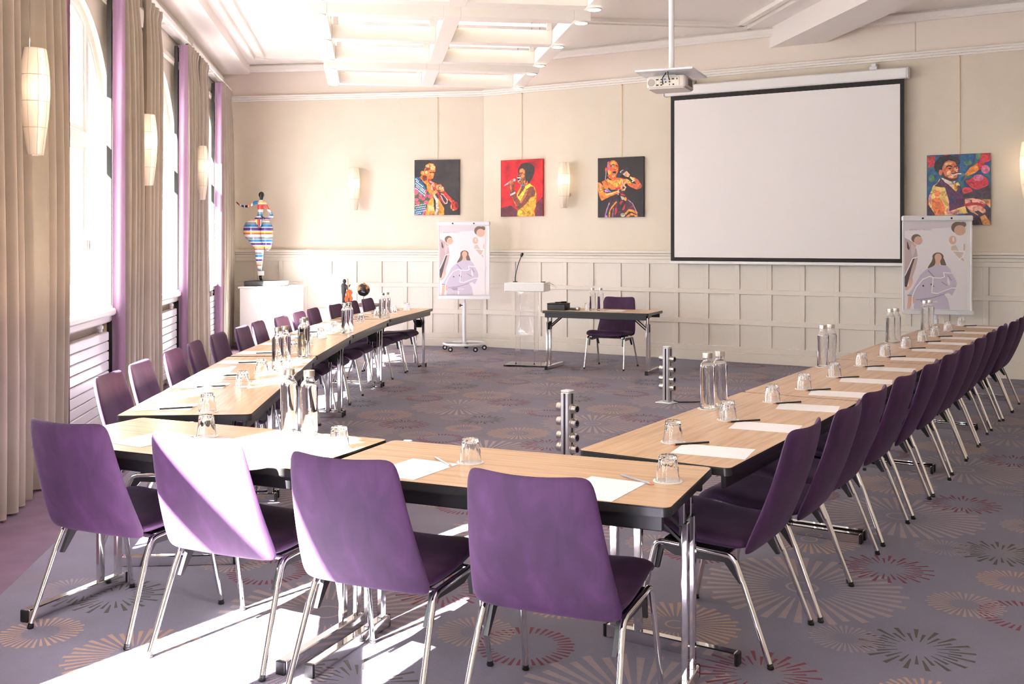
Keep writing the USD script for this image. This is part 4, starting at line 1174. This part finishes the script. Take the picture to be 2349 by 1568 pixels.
fr = (188, 160, 1138, 1432); W, Hh = 0.718, 0.84
B, Ln = kit(W, Hh, fr)
RED = noisy('painted_red', [(0.28, sr(120, 18, 30)), (0.5, sr(200, 22, 34)), (0.7, sr(222, 34, 40))], 6, 0.6)
S2 = [('painted_shade', (96, 22, 44), [[(188, 1240), (420, 1180), (570, 1290), (560, 1432), (188, 1432)], [(1000, 1150), (1138, 1000), (1138, 1432), (960, 1432)]]),
      ('dress', (226, 158, 34), [[(650, 760), (760, 740), (850, 700), (960, 790), (1000, 940), (990, 1200), (945, 1310), (970, 1432), (560, 1432), (580, 1290), (700, 1150), (640, 1100), (550, 990), (560, 900)]]),
      ('painted_dress_light', (250, 212, 60), [[(650, 780), (660, 790), (580, 930), (570, 990), (640, 1090), (720, 980), (750, 850), (860, 760), (930, 770), (850, 700), (760, 760)], [(575, 1330), (620, 1285), (680, 1300), (690, 1432), (565, 1432)]]),
      ('painted_arm', (118, 54, 30), [[(870, 770), (930, 780), (975, 880), (960, 990), (860, 1020), (760, 1160), (600, 1290), (560, 1260), (430, 960), (370, 760), (380, 660), (470, 620), (500, 660), (500, 900), (560, 1030), (650, 1100), (740, 960), (780, 830)]]),
      ('painted_neck', (120, 56, 34), [[(640, 690), (760, 690), (740, 800), (600, 990), (580, 960), (660, 790)]]),
      ('hair', (40, 32, 28), [B(770, 420, 185, 185), [(620, 340), (650, 260), (760, 235), (880, 260), (960, 340), (950, 480), (900, 600), (830, 700), (740, 640), (740, 380), (680, 345)]]),
      ('painted_face', (150, 78, 44), [[(620, 370), (680, 348), (745, 390), (750, 560), (760, 640), (700, 720), (620, 705), (570, 680), (575, 610), (560, 540), (600, 450)]]),
      ('painted_face_light', (214, 126, 60), [[(640, 380), (690, 365), (735, 420), (735, 480), (690, 490), (620, 440)], B(690, 530, 40, 36), [(575, 610), (600, 650), (640, 690), (600, 690), (572, 670)]]),
      ('painted_arm_light', (196, 108, 62), [[(380, 700), (420, 650), (440, 760), (450, 880), (420, 870)], [(760, 880), (820, 820), (780, 960), (660, 1140), (620, 1120)], [(430, 960), (470, 1000), (560, 1200), (540, 1210)]]),
      ('eyes', (50, 26, 22), [Ln([(600, 460), (625, 470), (600, 490)], 0.006), Ln([(650, 470), (690, 460)], 0.006), Ln([(580, 530), (610, 540)], 0.006)]),
      ('mouth', (60, 20, 24), [[(575, 570), (640, 570), (640, 620), (590, 640)]]),
      ('teeth', (245, 235, 230), [Ln([(578, 565), (645, 575)], 0.008), [(575, 640), (640, 600), (650, 610), (600, 650)]]),
      ('choker', (120, 124, 140), [[(640, 720), (740, 712), (740, 750), (650, 765)]]),
      ('earring', (235, 190, 90), [B(765, 675, 40, 45).difference(B(765, 672, 27, 32))]),
      ('microphone', (190, 190, 194), [B(505, 612, 34, 34), [(265, 730), (400, 630), (480, 600), (500, 640), (400, 690), (280, 735)]]),
      ('painted_fingers', (176, 92, 50), [Ln([(400, 640), (400, 720)], 0.012), Ln([(435, 620), (440, 710)], 0.012), Ln([(465, 600), (475, 690)], 0.012)]),
      ('bracelet', (214, 208, 206), [Ln([(425, 945), (515, 900)], 0.014)])]
painting(C2, ROT_BR, 0.322, 1.967, W, Hh, (200, 22, 34), None, S2, fr, 'painting of a singer in a yellow dress on a red ground', 0.35, RED)

fr = (210, 105, 1255, 1450); W, Hh = 0.703, 0.837
B, Ln = kit(W, Hh, fr)
BLK = noisy('painted_black', [(0.3, sr(32, 27, 29)), (0.7, sr(44, 37, 39))], 8, 0.6)
S3 = [('dress', (70, 26, 44), [[(350, 800), (600, 760), (820, 900), (900, 1020), (1020, 1150), (1110, 1350), (1130, 1450), (380, 1450), (440, 1200), (500, 1020), (380, 900)]]),
      ('painted_chest', (236, 120, 40), [[(300, 640), (430, 580), (440, 480), (640, 560), (760, 570), (900, 620), (1000, 700), (960, 720), (850, 700), (760, 830), (560, 830), (350, 800), (330, 700)]]),
      ('painted_chest_light', (252, 186, 70), [[(440, 600), (560, 640), (640, 610), (760, 600), (740, 700), (650, 770), (580, 760), (520, 690), (440, 640)], [(850, 580), (960, 640), (980, 690), (880, 680)]]),
      ('painted_left_arm', (238, 128, 42), [[(210, 650), (270, 660), (340, 740), (350, 880), (430, 910), (700, 840), (720, 900), (500, 980), (300, 1075), (250, 980), (215, 830)]]),
      ('painted_right_arm', (206, 96, 52), [[(1040, 560), (1130, 620), (1220, 760), (1200, 810), (1100, 840), (960, 780), (880, 720), (1000, 690), (1100, 720), (1010, 610), (940, 560)]]),
      ('painted_arm_light', (254, 206, 120), [[(240, 690), (280, 700), (310, 860), (290, 900), (260, 800)], [(390, 920), (560, 890), (700, 845), (690, 870), (540, 930), (400, 970)], [(960, 540), (1060, 600), (1020, 650), (940, 570)]]),
      ('painted_head', (232, 92, 40), [B(560, 350, 130, 190), [(440, 420), (500, 560), (600, 590), (640, 540), (620, 450)], B(402, 370, 22, 50)]),
      ('painted_head_light', (252, 168, 62), [B(560, 230, 70, 50), [(520, 310), (560, 270), (600, 300), (590, 330), (530, 330)], B(480, 430, 36, 60), [(610, 320), (640, 350), (620, 390), (600, 360)], [(540, 500), (620, 490), (590, 560), (540, 550)], B(650, 380, 20, 26)]),
      ('painted_temple', (196, 92, 130), [[(440, 200), (480, 180), (470, 280), (500, 400), (440, 380), (430, 280)]]),
      ('painted_features', (54, 22, 26), [Ln([(510, 290), (560, 262), (600, 275)], 0.006), Ln([(640, 290), (665, 300)], 0.006), Ln([(520, 310), (590, 305)], 0.004), B(595, 445, 42, 36), Ln([(600, 370), (640, 375)], 0.004), [(430, 500), (480, 570), (560, 600), (500, 610), (430, 560)]]),
      ('teeth', (240, 222, 214), [Ln([(575, 470), (615, 472)], 0.004), Ln([(548, 298), (572, 296)], 0.004)]),
      ('earring', (190, 186, 200), [Ln([(405, 420), (400, 500), (388, 590)], 0.006)]),
      ('painted_hand', (240, 178, 136), [[(720, 430), (760, 400), (800, 380), (800, 440), (880, 420), (950, 500), (920, 560), (840, 540), (790, 490), (740, 470)], [(760, 600), (790, 600), (790, 680), (860, 640), (870, 670), (820, 730), (870, 780), (830, 860), (760, 860), (740, 780), (770, 700)]]),
      ('finger_gaps', (70, 30, 34), [Ln([(755, 440), (790, 400)], 0.004), Ln([(780, 690), (850, 655)], 0.003), Ln([(790, 640), (770, 720)], 0.003), B(805, 790, 26, 30), Ln([(820, 530), (930, 540)], 0.003)]),
      ('microphone', (36, 44, 70), [B(690, 522, 40, 42), Ln([(720, 500), (800, 440), (880, 370)], 0.017), B(880, 372, 26, 32)]),
      ('bracelet', (226, 214, 206), [Ln([(690, 840), (680, 960)], 0.006), Ln([(1000, 660), (1050, 640)], 0.008)]),
      ('painted_lilac', (176, 140, 190), [[(365, 830), (470, 800), (580, 830), (520, 880), (380, 880)], Ln([(480, 1130), (430, 1260), (390, 1400)], 0.008), Ln([(900, 1060), (1010, 1150), (1100, 1340), (1120, 1450)], 0.006), Ln([(575, 1250), (560, 1440)], 0.005), [(370, 1420), (430, 1400), (440, 1450), (380, 1450)]]),
      ('painted_red_folds', (190, 40, 50), [[(620, 800), (740, 770), (740, 810), (620, 830)], [(740, 920), (830, 940), (850, 980), (760, 970)], [(720, 1110), (800, 1070), (740, 1200), (700, 1230)], [(610, 1260), (650, 1190), (660, 1340), (600, 1420)], [(790, 1230), (850, 1140), (830, 1290), (780, 1300)], [(930, 1250), (1010, 1190), (1020, 1230)]]),
      ('painted_orange_folds', (240, 140, 40), [Ln([(640, 1110), (560, 1200), (490, 1300), (480, 1450)], 0.011), Ln([(860, 1370), (930, 1300), (1010, 1310), (1100, 1360)], 0.016), Ln([(890, 1450), (960, 1385), (1040, 1395), (1100, 1440)], 0.015), B(850, 1050, 28, 50)]),
      ('painted_belt', (200, 190, 160), [[(730, 970), (820, 1000), (830, 1060), (770, 1060)], B(790, 1400, 56, 44)]),
      ('painted_black_folds', (36, 28, 34), [Ln([(560, 1010), (520, 1150), (440, 1400)], 0.008), Ln([(680, 980), (690, 1150), (730, 1230)], 0.018), Ln([(840, 1100), (700, 1290)], 0.012), Ln([(470, 800), (520, 850), (600, 850)], 0.012), Ln([(880, 1405), (980, 1345), (1090, 1400)], 0.005)])]
painting(C2, ROT_BR, 1.93, 1.935, W, Hh, (40, 34, 36), None, S3, fr, 'painting of a singer with shaved head and raised microphone on black', 0.362, BLK)

fr = (125, 118, 1345, 1450); W, Hh = 0.696, 0.838
B, Ln = kit(W, Hh, fr)
MULTI = noisy('painted_multicolour', [(0.26, sr(150, 40, 58)), (0.36, sr(196, 62, 66)), (0.44, sr(70, 66, 100)), (0.52, sr(46, 92, 140)), (0.60, sr(66, 118, 110)), (0.68, sr(120, 130, 80)), (0.76, sr(226, 120, 62))], 5.0, 0.6, detail=3, distort=0.8)
S4 = [('painted_red_field', (196, 52, 66), [[(125, 150), (300, 130), (270, 320), (160, 370)], B(1120, 660, 190, 130), B(900, 830, 110, 90), B(1240, 200, 120, 90), B(1150, 340, 90, 80)]),
      ('painted_blue_field', (44, 96, 142), [[(140, 370), (280, 400), (370, 520), (250, 640), (150, 700)], [(770, 150), (1050, 120), (980, 260), (900, 400), (860, 560), (800, 640), (730, 620), (760, 420)]]),
      ('painted_green_field', (86, 132, 96), [B(220, 560, 60, 70), B(920, 290, 80, 45), B(1120, 160, 50, 70), B(830, 510, 40, 26)]),
      ('painted_orange_flame', (238, 140, 60), [[(860, 500), (960, 380), (1100, 300), (1130, 420), (1060, 480), (920, 530)]]),
      ('painted_pink_field', (206, 110, 140), [B(1120, 570, 100, 60), B(1250, 420, 80, 80)]),
      ('painted_piano', (66, 50, 62), [[(800, 880), (1100, 800), (1345, 700), (1345, 960), (1100, 970), (860, 960)], [(880, 1100), (1345, 1150), (1345, 1450), (860, 1450)], [(140, 1060), (230, 1130), (290, 1260), (280, 1450), (140, 1450)]]),
      ('painted_keys', (214, 148, 84), [[(1170, 970), (1345, 980), (1345, 1140)], [(1150, 1300), (1240, 1260), (1345, 1400), (1345, 1450), (1200, 1450)]]),
      ('shirt', (246, 200, 120), [[(380, 560), (330, 650), (250, 700), (160, 920), (160, 1060), (300, 1260), (540, 1260), (780, 1240), (920, 1230), (880, 1090), (560, 1180), (560, 1000), (480, 740)], [(400, 540), (640, 690), (730, 640), (770, 700), (700, 820), (450, 640)]]),
      ('painted_sleeve_shade', (238, 128, 72), [[(220, 950), (330, 920), (420, 980), (480, 1120), (460, 1260), (290, 1260), (230, 1120)], B(330, 850, 60, 60)]),
      ('painted_sleeve_pink', (216, 140, 150), [[(490, 800), (540, 950), (560, 1080), (500, 1180), (520, 1250), (760, 1240), (760, 1170), (560, 1190), (570, 1000)], [(160, 930), (220, 800), (210, 960), (200, 1080)]]),
      ('waistcoat', (86, 44, 78), [[(400, 560), (500, 640), (700, 830), (720, 700), (780, 720), (860, 960), (850, 1090), (570, 1190), (560, 960), (490, 740), (270, 710), (350, 640)]]),
      ('painted_waistcoat_blue', (58, 62, 108), [[(720, 830), (750, 740), (810, 840), (790, 900)], [(580, 880), (680, 900), (640, 1050), (580, 1060)]]),
      ('collar', (240, 214, 200), [[(410, 545), (620, 640), (700, 800), (640, 740), (480, 640)], [(630, 630), (690, 610), (660, 680)]]),
      ('tie', (242, 170, 50), [[(650, 670), (690, 680), (725, 770), (700, 820), (660, 760)]]),
      ('painted_face', (204, 108, 70), [[(450, 270), (560, 225), (680, 260), (730, 360), (740, 420), (720, 540), (690, 600), (600, 610), (470, 560), (430, 460), (430, 360)], B(395, 450, 34, 60)]),
      ('painted_face_light', (240, 176, 130), [[(470, 290), (560, 250), (640, 290), (520, 330), (470, 380)], B(690, 410, 42, 40), B(560, 470, 45, 50), B(600, 540, 60, 22)]),
      ('painted_beard', (82, 42, 36), [[(435, 420), (480, 520), (600, 585), (720, 560), (690, 610), (600, 620), (480, 575), (430, 500)], Ln([(620, 480), (680, 465), (725, 470)], 0.007)]),
      ('painted_features', (40, 26, 26), [Ln([(510, 350), (560, 325), (610, 345)], 0.007), Ln([(670, 350), (715, 340)], 0.006), B(575, 385, 26, 12), B(705, 380, 16, 12), Ln([(640, 430), (690, 440)], 0.004)]),
      ('teeth', (244, 236, 226), [Ln([(610, 500), (650, 512), (700, 495)], 0.006), Ln([(715, 485), (790, 488)], 0.007)]),
      ('hat', (44, 38, 40), [[(280, 260), (380, 160), (560, 128), (700, 170), (770, 240), (760, 290), (700, 320), (680, 260), (560, 220), (470, 260), (430, 360), (420, 400), (360, 400), (360, 470), (300, 430), (268, 340)]]),
      ('painted_hand', (226, 164, 140), [[(860, 960), (1010, 950), (1130, 970), (1230, 1010), (1260, 1080), (1200, 1060), (1100, 1030), (1000, 1030), (870, 1050)], [(890, 1100), (1050, 1080), (1150, 1090), (1250, 1160), (1260, 1210), (1200, 1240), (1120, 1180), (1040, 1200), (1150, 1290), (1100, 1270), (960, 1200)]]),
      ('finger_gaps', (96, 52, 54), [Ln([(1150, 1000), (1250, 1090)], 0.003), Ln([(1080, 1120), (1230, 1190)], 0.003), Ln([(1060, 1160), (1200, 1225)], 0.003), Ln([(980, 990), (990, 1030)], 0.006), Ln([(885, 1100), (910, 1200)], 0.006)])]
painting(C2, ROT_BR, 6.30, 1.786, W, Hh, (60, 90, 130), None, S4, fr, 'colourful painting of a pianist in a dark hat, behind the flip chart', 0.363, MULTI)

# ------------------------------------------------------------------ statue corner
SX, SY, PZ = -3.63, 15.42, 0.932
t = thing('pedestal', 'plain white square pedestal under the striped statue', 'pedestal', (SX + 0.04, SY, 0), math.radians(-5))
obj('plinth_body', box(-0.40, 0.36, -0.34, 0.34, 0, PZ - 0.03, 0.004), WHITEP, t)
obj('plinth_top', box(-0.425, 0.385, -0.365, 0.365, PZ - 0.03, PZ, 0.008), WHITEP, t)
st = thing('statue', 'glossy striped statue of a plump dancing figure with black head, arm outstretched', 'statue', (SX - 0.135, SY, PZ), math.radians(-5))
K = 0.00109
PT = lambda x, y, d=0.0: ((x - 430) * K, d, (1330 - y) * K + 0.078)
stops = [(0, (240, 238, 232))]
bands = [(1202, 1190, (20, 20, 22)), (1188, 1165, (140, 152, 158)), (1126, 1112, (214, 60, 56)), (1096, 1080, (236, 190, 90)), (1062, 1035, (84, 56, 130)), (1006, 978, (40, 120, 178)), (972, 942, (140, 152, 158)), (907, 892, (214, 60, 56)), (884, 862, (236, 190, 90)),
         (842, 812, (84, 56, 130)), (796, 768, (40, 120, 178)), (764, 730, (140, 152, 158)), (694, 678, (214, 60, 56)), (678, 652, (236, 190, 90)), (645, 603, (84, 56, 130)), (594, 560, (40, 120, 178)), (558, 528, (140, 152, 158)), (505, 497, (226, 110, 80)), (488, 462, (84, 56, 130)),
         (444, 418, (40, 120, 178)), (416, 386, (140, 152, 158)), (352, 280, (220, 70, 60)), (268, 240, (238, 200, 110))]
z0, z1 = 0.0, 1.40
wht = sr(242, 240, 235)
ramp = [(0.0, wht)]
for a, b, c in bands:
    za, zb = PT(0, a)[2] / z1, PT(0, b)[2] / z1
    ramp += [(za - 0.0005, wht), (za + 0.0005, sr(*c)), (zb - 0.0005, sr(*c)), (zb + 0.0005, wht)]
STRIPE = usdkit.material(stage, '/World/Looks/statue_stripes', {'t': ('texture_coordinate', {}), 's': ('separate_xyz', {}), 'd': ('math', {'math_type': 'divide', 'value2': z1}), 'r': ('rgb_ramp', {'ramp': ramp, 'interpolate': True}),
                         'p': ('principled_bsdf', {'roughness': 0.08, 'coat_weight': 0.5})}, [('t.object', 's.vector'), ('s.z', 'd.value1'), ('d.value', 'r.fac'), ('r.color', 'p.base_color')], surface='p.BSDF')
armstops = [(0.0, (20, 20, 22)), (0.12, (20, 20, 22)), (0.125, (200, 60, 56)), (0.19, (200, 60, 56)), (0.195, (240, 238, 232)), (0.27, (240, 238, 232)), (0.275, (40, 100, 150)), (0.40, (30, 70, 120)), (0.405, (240, 238, 232)), (0.45, (240, 238, 232)), (0.455, (62, 48, 110)), (0.58, (62, 48, 110)), (0.585, (236, 190, 90)), (0.66, (236, 190, 90)), (0.665, (214, 60, 56)), (0.72, (214, 60, 56)), (0.725, (240, 238, 232)), (0.82, (240, 238, 232)), (0.825, (40, 120, 178)), (1, (40, 120, 178))]
ARMS = usdkit.material(stage, '/World/Looks/statue_arm_stripes', {'t': ('texture_coordinate', {}), 's': ('separate_xyz', {}), 'd': ('map_range', {'from_min': PT(60, 0)[0], 'from_max': PT(360, 0)[0], 'to_min': 0.0, 'to_max': 1.0, 'clamp': True}), 'r': ('rgb_ramp', {'ramp': [(a, sr(*c)) for a, c in armstops]}),
                       'p': ('principled_bsdf', {'roughness': 0.08, 'coat_weight': 0.5})}, [('t.object', 's.vector'), ('s.x', 'd.value'), ('d.result', 'r.fac'), ('r.color', 'p.base_color')], surface='p.BSDF')
GLOSSB = pm('gloss_black', (0.012, 0.012, 0.013), 0.06)
c_ = lambda x, y, r, d=0.0: (PT(x, y, d), r * K)
body = join(ball(PT(300, 640, 0), (132 * K, 120 * K, 160 * K)), ball(PT(505, 660, -0.01), (86 * K, 105 * K, 165 * K)),
            chain(c_(390, 500, 66), c_(405, 440, 38), c_(407, 395, 36), c_(413, 315, 46), c_(417, 262, 44), c_(420, 228, 20)),
            chain(c_(335, 740, 98), c_(390, 860, 66), c_(395, 960, 60), c_(396, 1060, 48), c_(400, 1170, 28), c_(402, 1205, 26)),
            chain(c_(510, 760, 78, -0.02), c_(522, 860, 50, -0.03), c_(520, 895, 26, -0.03)), ball(PT(400, 520), (95 * K, 80 * K, 60 * K)),
            chain(c_(470, 262, 23), c_(512, 338, 18), c_(560, 410, 19), c_(574, 446, 20), c_(520, 480, 16, -0.03), c_(470, 478, 14, -0.06)))
obj('figure_body', melt(body, 0.014, 10), STRIPE, st, smooth=70)
obj('raised_arm', melt(chain(c_(372, 252, 24), c_(335, 256, 24), c_(285, 284, 17), c_(235, 308, 17), c_(160, 304, 15), c_(118, 290, 12), c_(85, 262, 9), c_(70, 248, 6)), 0.010, 6), ARMS, st, smooth=70)
obj('head', melt(join(chain(c_(422, 145, 37), c_(424, 180, 27), c_(421, 228, 14)), ball(PT(421, 150, 0.01), (38 * K, 44 * K, 46 * K))), 0.010, 8), GLOSSB, st, smooth=70)
obj('sleeve_hand', melt(chain(c_(486, 478, 13, -0.055), c_(455, 455, 11, -0.06), c_(440, 440, 7, -0.06)), 0.008, 4), GLOSSB, st, smooth=70)
obj('ankle_cuff', moved(cyl(46 * K, 0, 62 * K, 28, 0.006), PT(414, 1262)), WHITEP, st)
obj('shoe', melt(chain(c_(412, 1275, 22), c_(420, 1310, 20, -0.01), c_(440, 1330, 18, -0.04), c_(448, 1336, 14, -0.07)), 0.008, 4), GLOSSB, st, smooth=70)
obj('statue_base', box(-0.19, 0.35, -0.25, 0.22, 0.0, 0.075, 0.006), pm('base_black', (0.02, 0.02, 0.022), 0.35), st)
bel = [('apron_yellow', (236, 190, 90), [(380, 495), (402, 492), (405, 560), (392, 545)]), ('apron_red', (200, 50, 50), [(414, 490), (434, 490), (432, 605), (416, 600)]), ('apron_grey', (150, 160, 165), [(444, 490), (470, 490), (455, 570), (440, 590)])]
for nm, cc, pts in bel:
    obj(nm, upright(Polygon([((x - 430) * K, (1330 - y) * K + 0.078) for x, y in pts]), -0.128, -0.10), ink(*cc), st)

tb = thing('side_table', 'small dark-topped side table half hidden behind the farthest chairs of the left row', 'table', (-2.22, 14.90, 0), math.radians(-8))
obj('table_top', box(-0.30, 0.30, -0.19, 0.19, 0.655, 0.69, 0.004), pm('dark_wood', sr(82, 74, 66), 0.4), tb)
for x in (-0.27, 0.27):
    for y in (-0.16, 0.16):
        obj('leg', box(x - 0.018, x + 0.018, y - 0.018, y + 0.018, 0, 0.657, 0.003), EDGE, tb)
FZ = 0.6905
fg = thing('figurine', 'figurine of a double bass player in a dark suit with an orange bass', 'figurine', (-2.44, 14.88, FZ), math.radians(0))
SUIT, SKIN = pm('suit_grey', sr(62, 66, 70), 0.4), pm('figurine_skin', sr(46, 44, 46), 0.4)
obj('suit', melt(join(chain(((-0.01, 0.01, 0.02), 0.022), ((-0.008, 0.01, 0.14), 0.026), ((-0.008, 0.01, 0.17), 0.036), ((-0.006, 0.01, 0.26), 0.040), ((0.0, 0.008, 0.285), 0.020)), chain(((0.028, 0.0, 0.262), 0.017), ((0.05, -0.02, 0.215), 0.013), ((0.075, -0.03, 0.20), 0.011)), chain(((0.02, 0.02, 0.262), 0.017), ((0.07, -0.005, 0.25), 0.012), ((0.09, -0.03, 0.275), 0.010))), 0.010, 6), SUIT, fg, smooth=70)
obj('head', melt(join(ball((0.006, 0.005, 0.326), (0.027, 0.028, 0.034)), ball((0.022, -0.01, 0.318), 0.012)), 0.008, 5), SKIN, fg, smooth=70)
obj('shoes', cat_(moved(box(-0.02, 0.06, -0.015, 0.012, 0, 0.016, 0.004), (-0.02, 0.0, 0)), moved(box(-0.02, 0.06, 0.016, 0.042, 0, 0.016, 0.004), (-0.02, 0.0, 0))), WHITEP, fg)
bs = unary_union([Point(0.075, 0.075).buffer(0.058), Point(0.085, 0.165).buffer(0.044), sbox(0.045, 0.09, 0.115, 0.15)]).buffer(-0.006).buffer(0.012).buffer(-0.006)
BASS = noisy('bass_orange', [(0.3, sr(176, 74, 30)), (0.7, sr(214, 108, 50))], 14, 0.25)
b = obj('double_bass', upright(bs, -0.075, -0.03), BASS, fg)
obj('bass_neck', tube([(0.082, -0.078, 0.09), (0.072, -0.06, 0.24), (0.062, -0.045, 0.34), (0.060, -0.035, 0.365)], [0.007, 0.008, 0.007, 0.009], 8), ink(196, 150, 96), b)
obj('tailpiece', upright(Polygon([(0.074, 0.045), (0.092, 0.045), (0.088, 0.10), (0.078, 0.10)]), -0.082, -0.074), BLACK, b)
gb = thing('globe', 'small dark desk globe with orange continents on a metal stand', 'globe', (-2.165, 14.92, FZ), 0)
GM = usdkit.material(stage, '/World/Looks/globe_map', {'t': ('texture_coordinate', {}), 'n': ('noise_texture', {'scale': 9, 'detail': 4}), 'r': ('rgb_ramp', {'ramp': [(0.0, sr(30, 30, 32)), (0.50, sr(36, 34, 34)), (0.53, sr(176, 116, 66)), (0.62, sr(206, 150, 96)), (1, sr(150, 100, 60))]}),
                     'p': ('principled_bsdf', {'roughness': 0.25})}, [('t.object', 'n.vector'), ('n.fac', 'r.fac'), ('r.color', 'p.base_color')], surface='p.BSDF')
s_ = trimesh.creation.icosphere(4, 0.095)
obj('ball', moved(s_, (0, 0, 0.20)), GM, gb, smooth=True)
BRASS = pm('brass', sr(200, 150, 90), 0.25, 1.0)
obj('meridian', tube([(0.104 * math.cos(a) * 0.3, 0.104 * math.cos(a) * 0.95, 0.20 + 0.104 * math.sin(a)) for a in np.linspace(-PI / 2, PI / 2, 24)], 0.004, 6), BRASS, gb)
obj('stand', cat_(cyl(0.055, 0, 0.012, 24, 0.004), tube([(0, 0, 0.01), (0, 0, 0.10)], 0.006, 8), moved(cyl(0.012, 0.03, 0.05, 12, 0.004))), BRASS, gb)
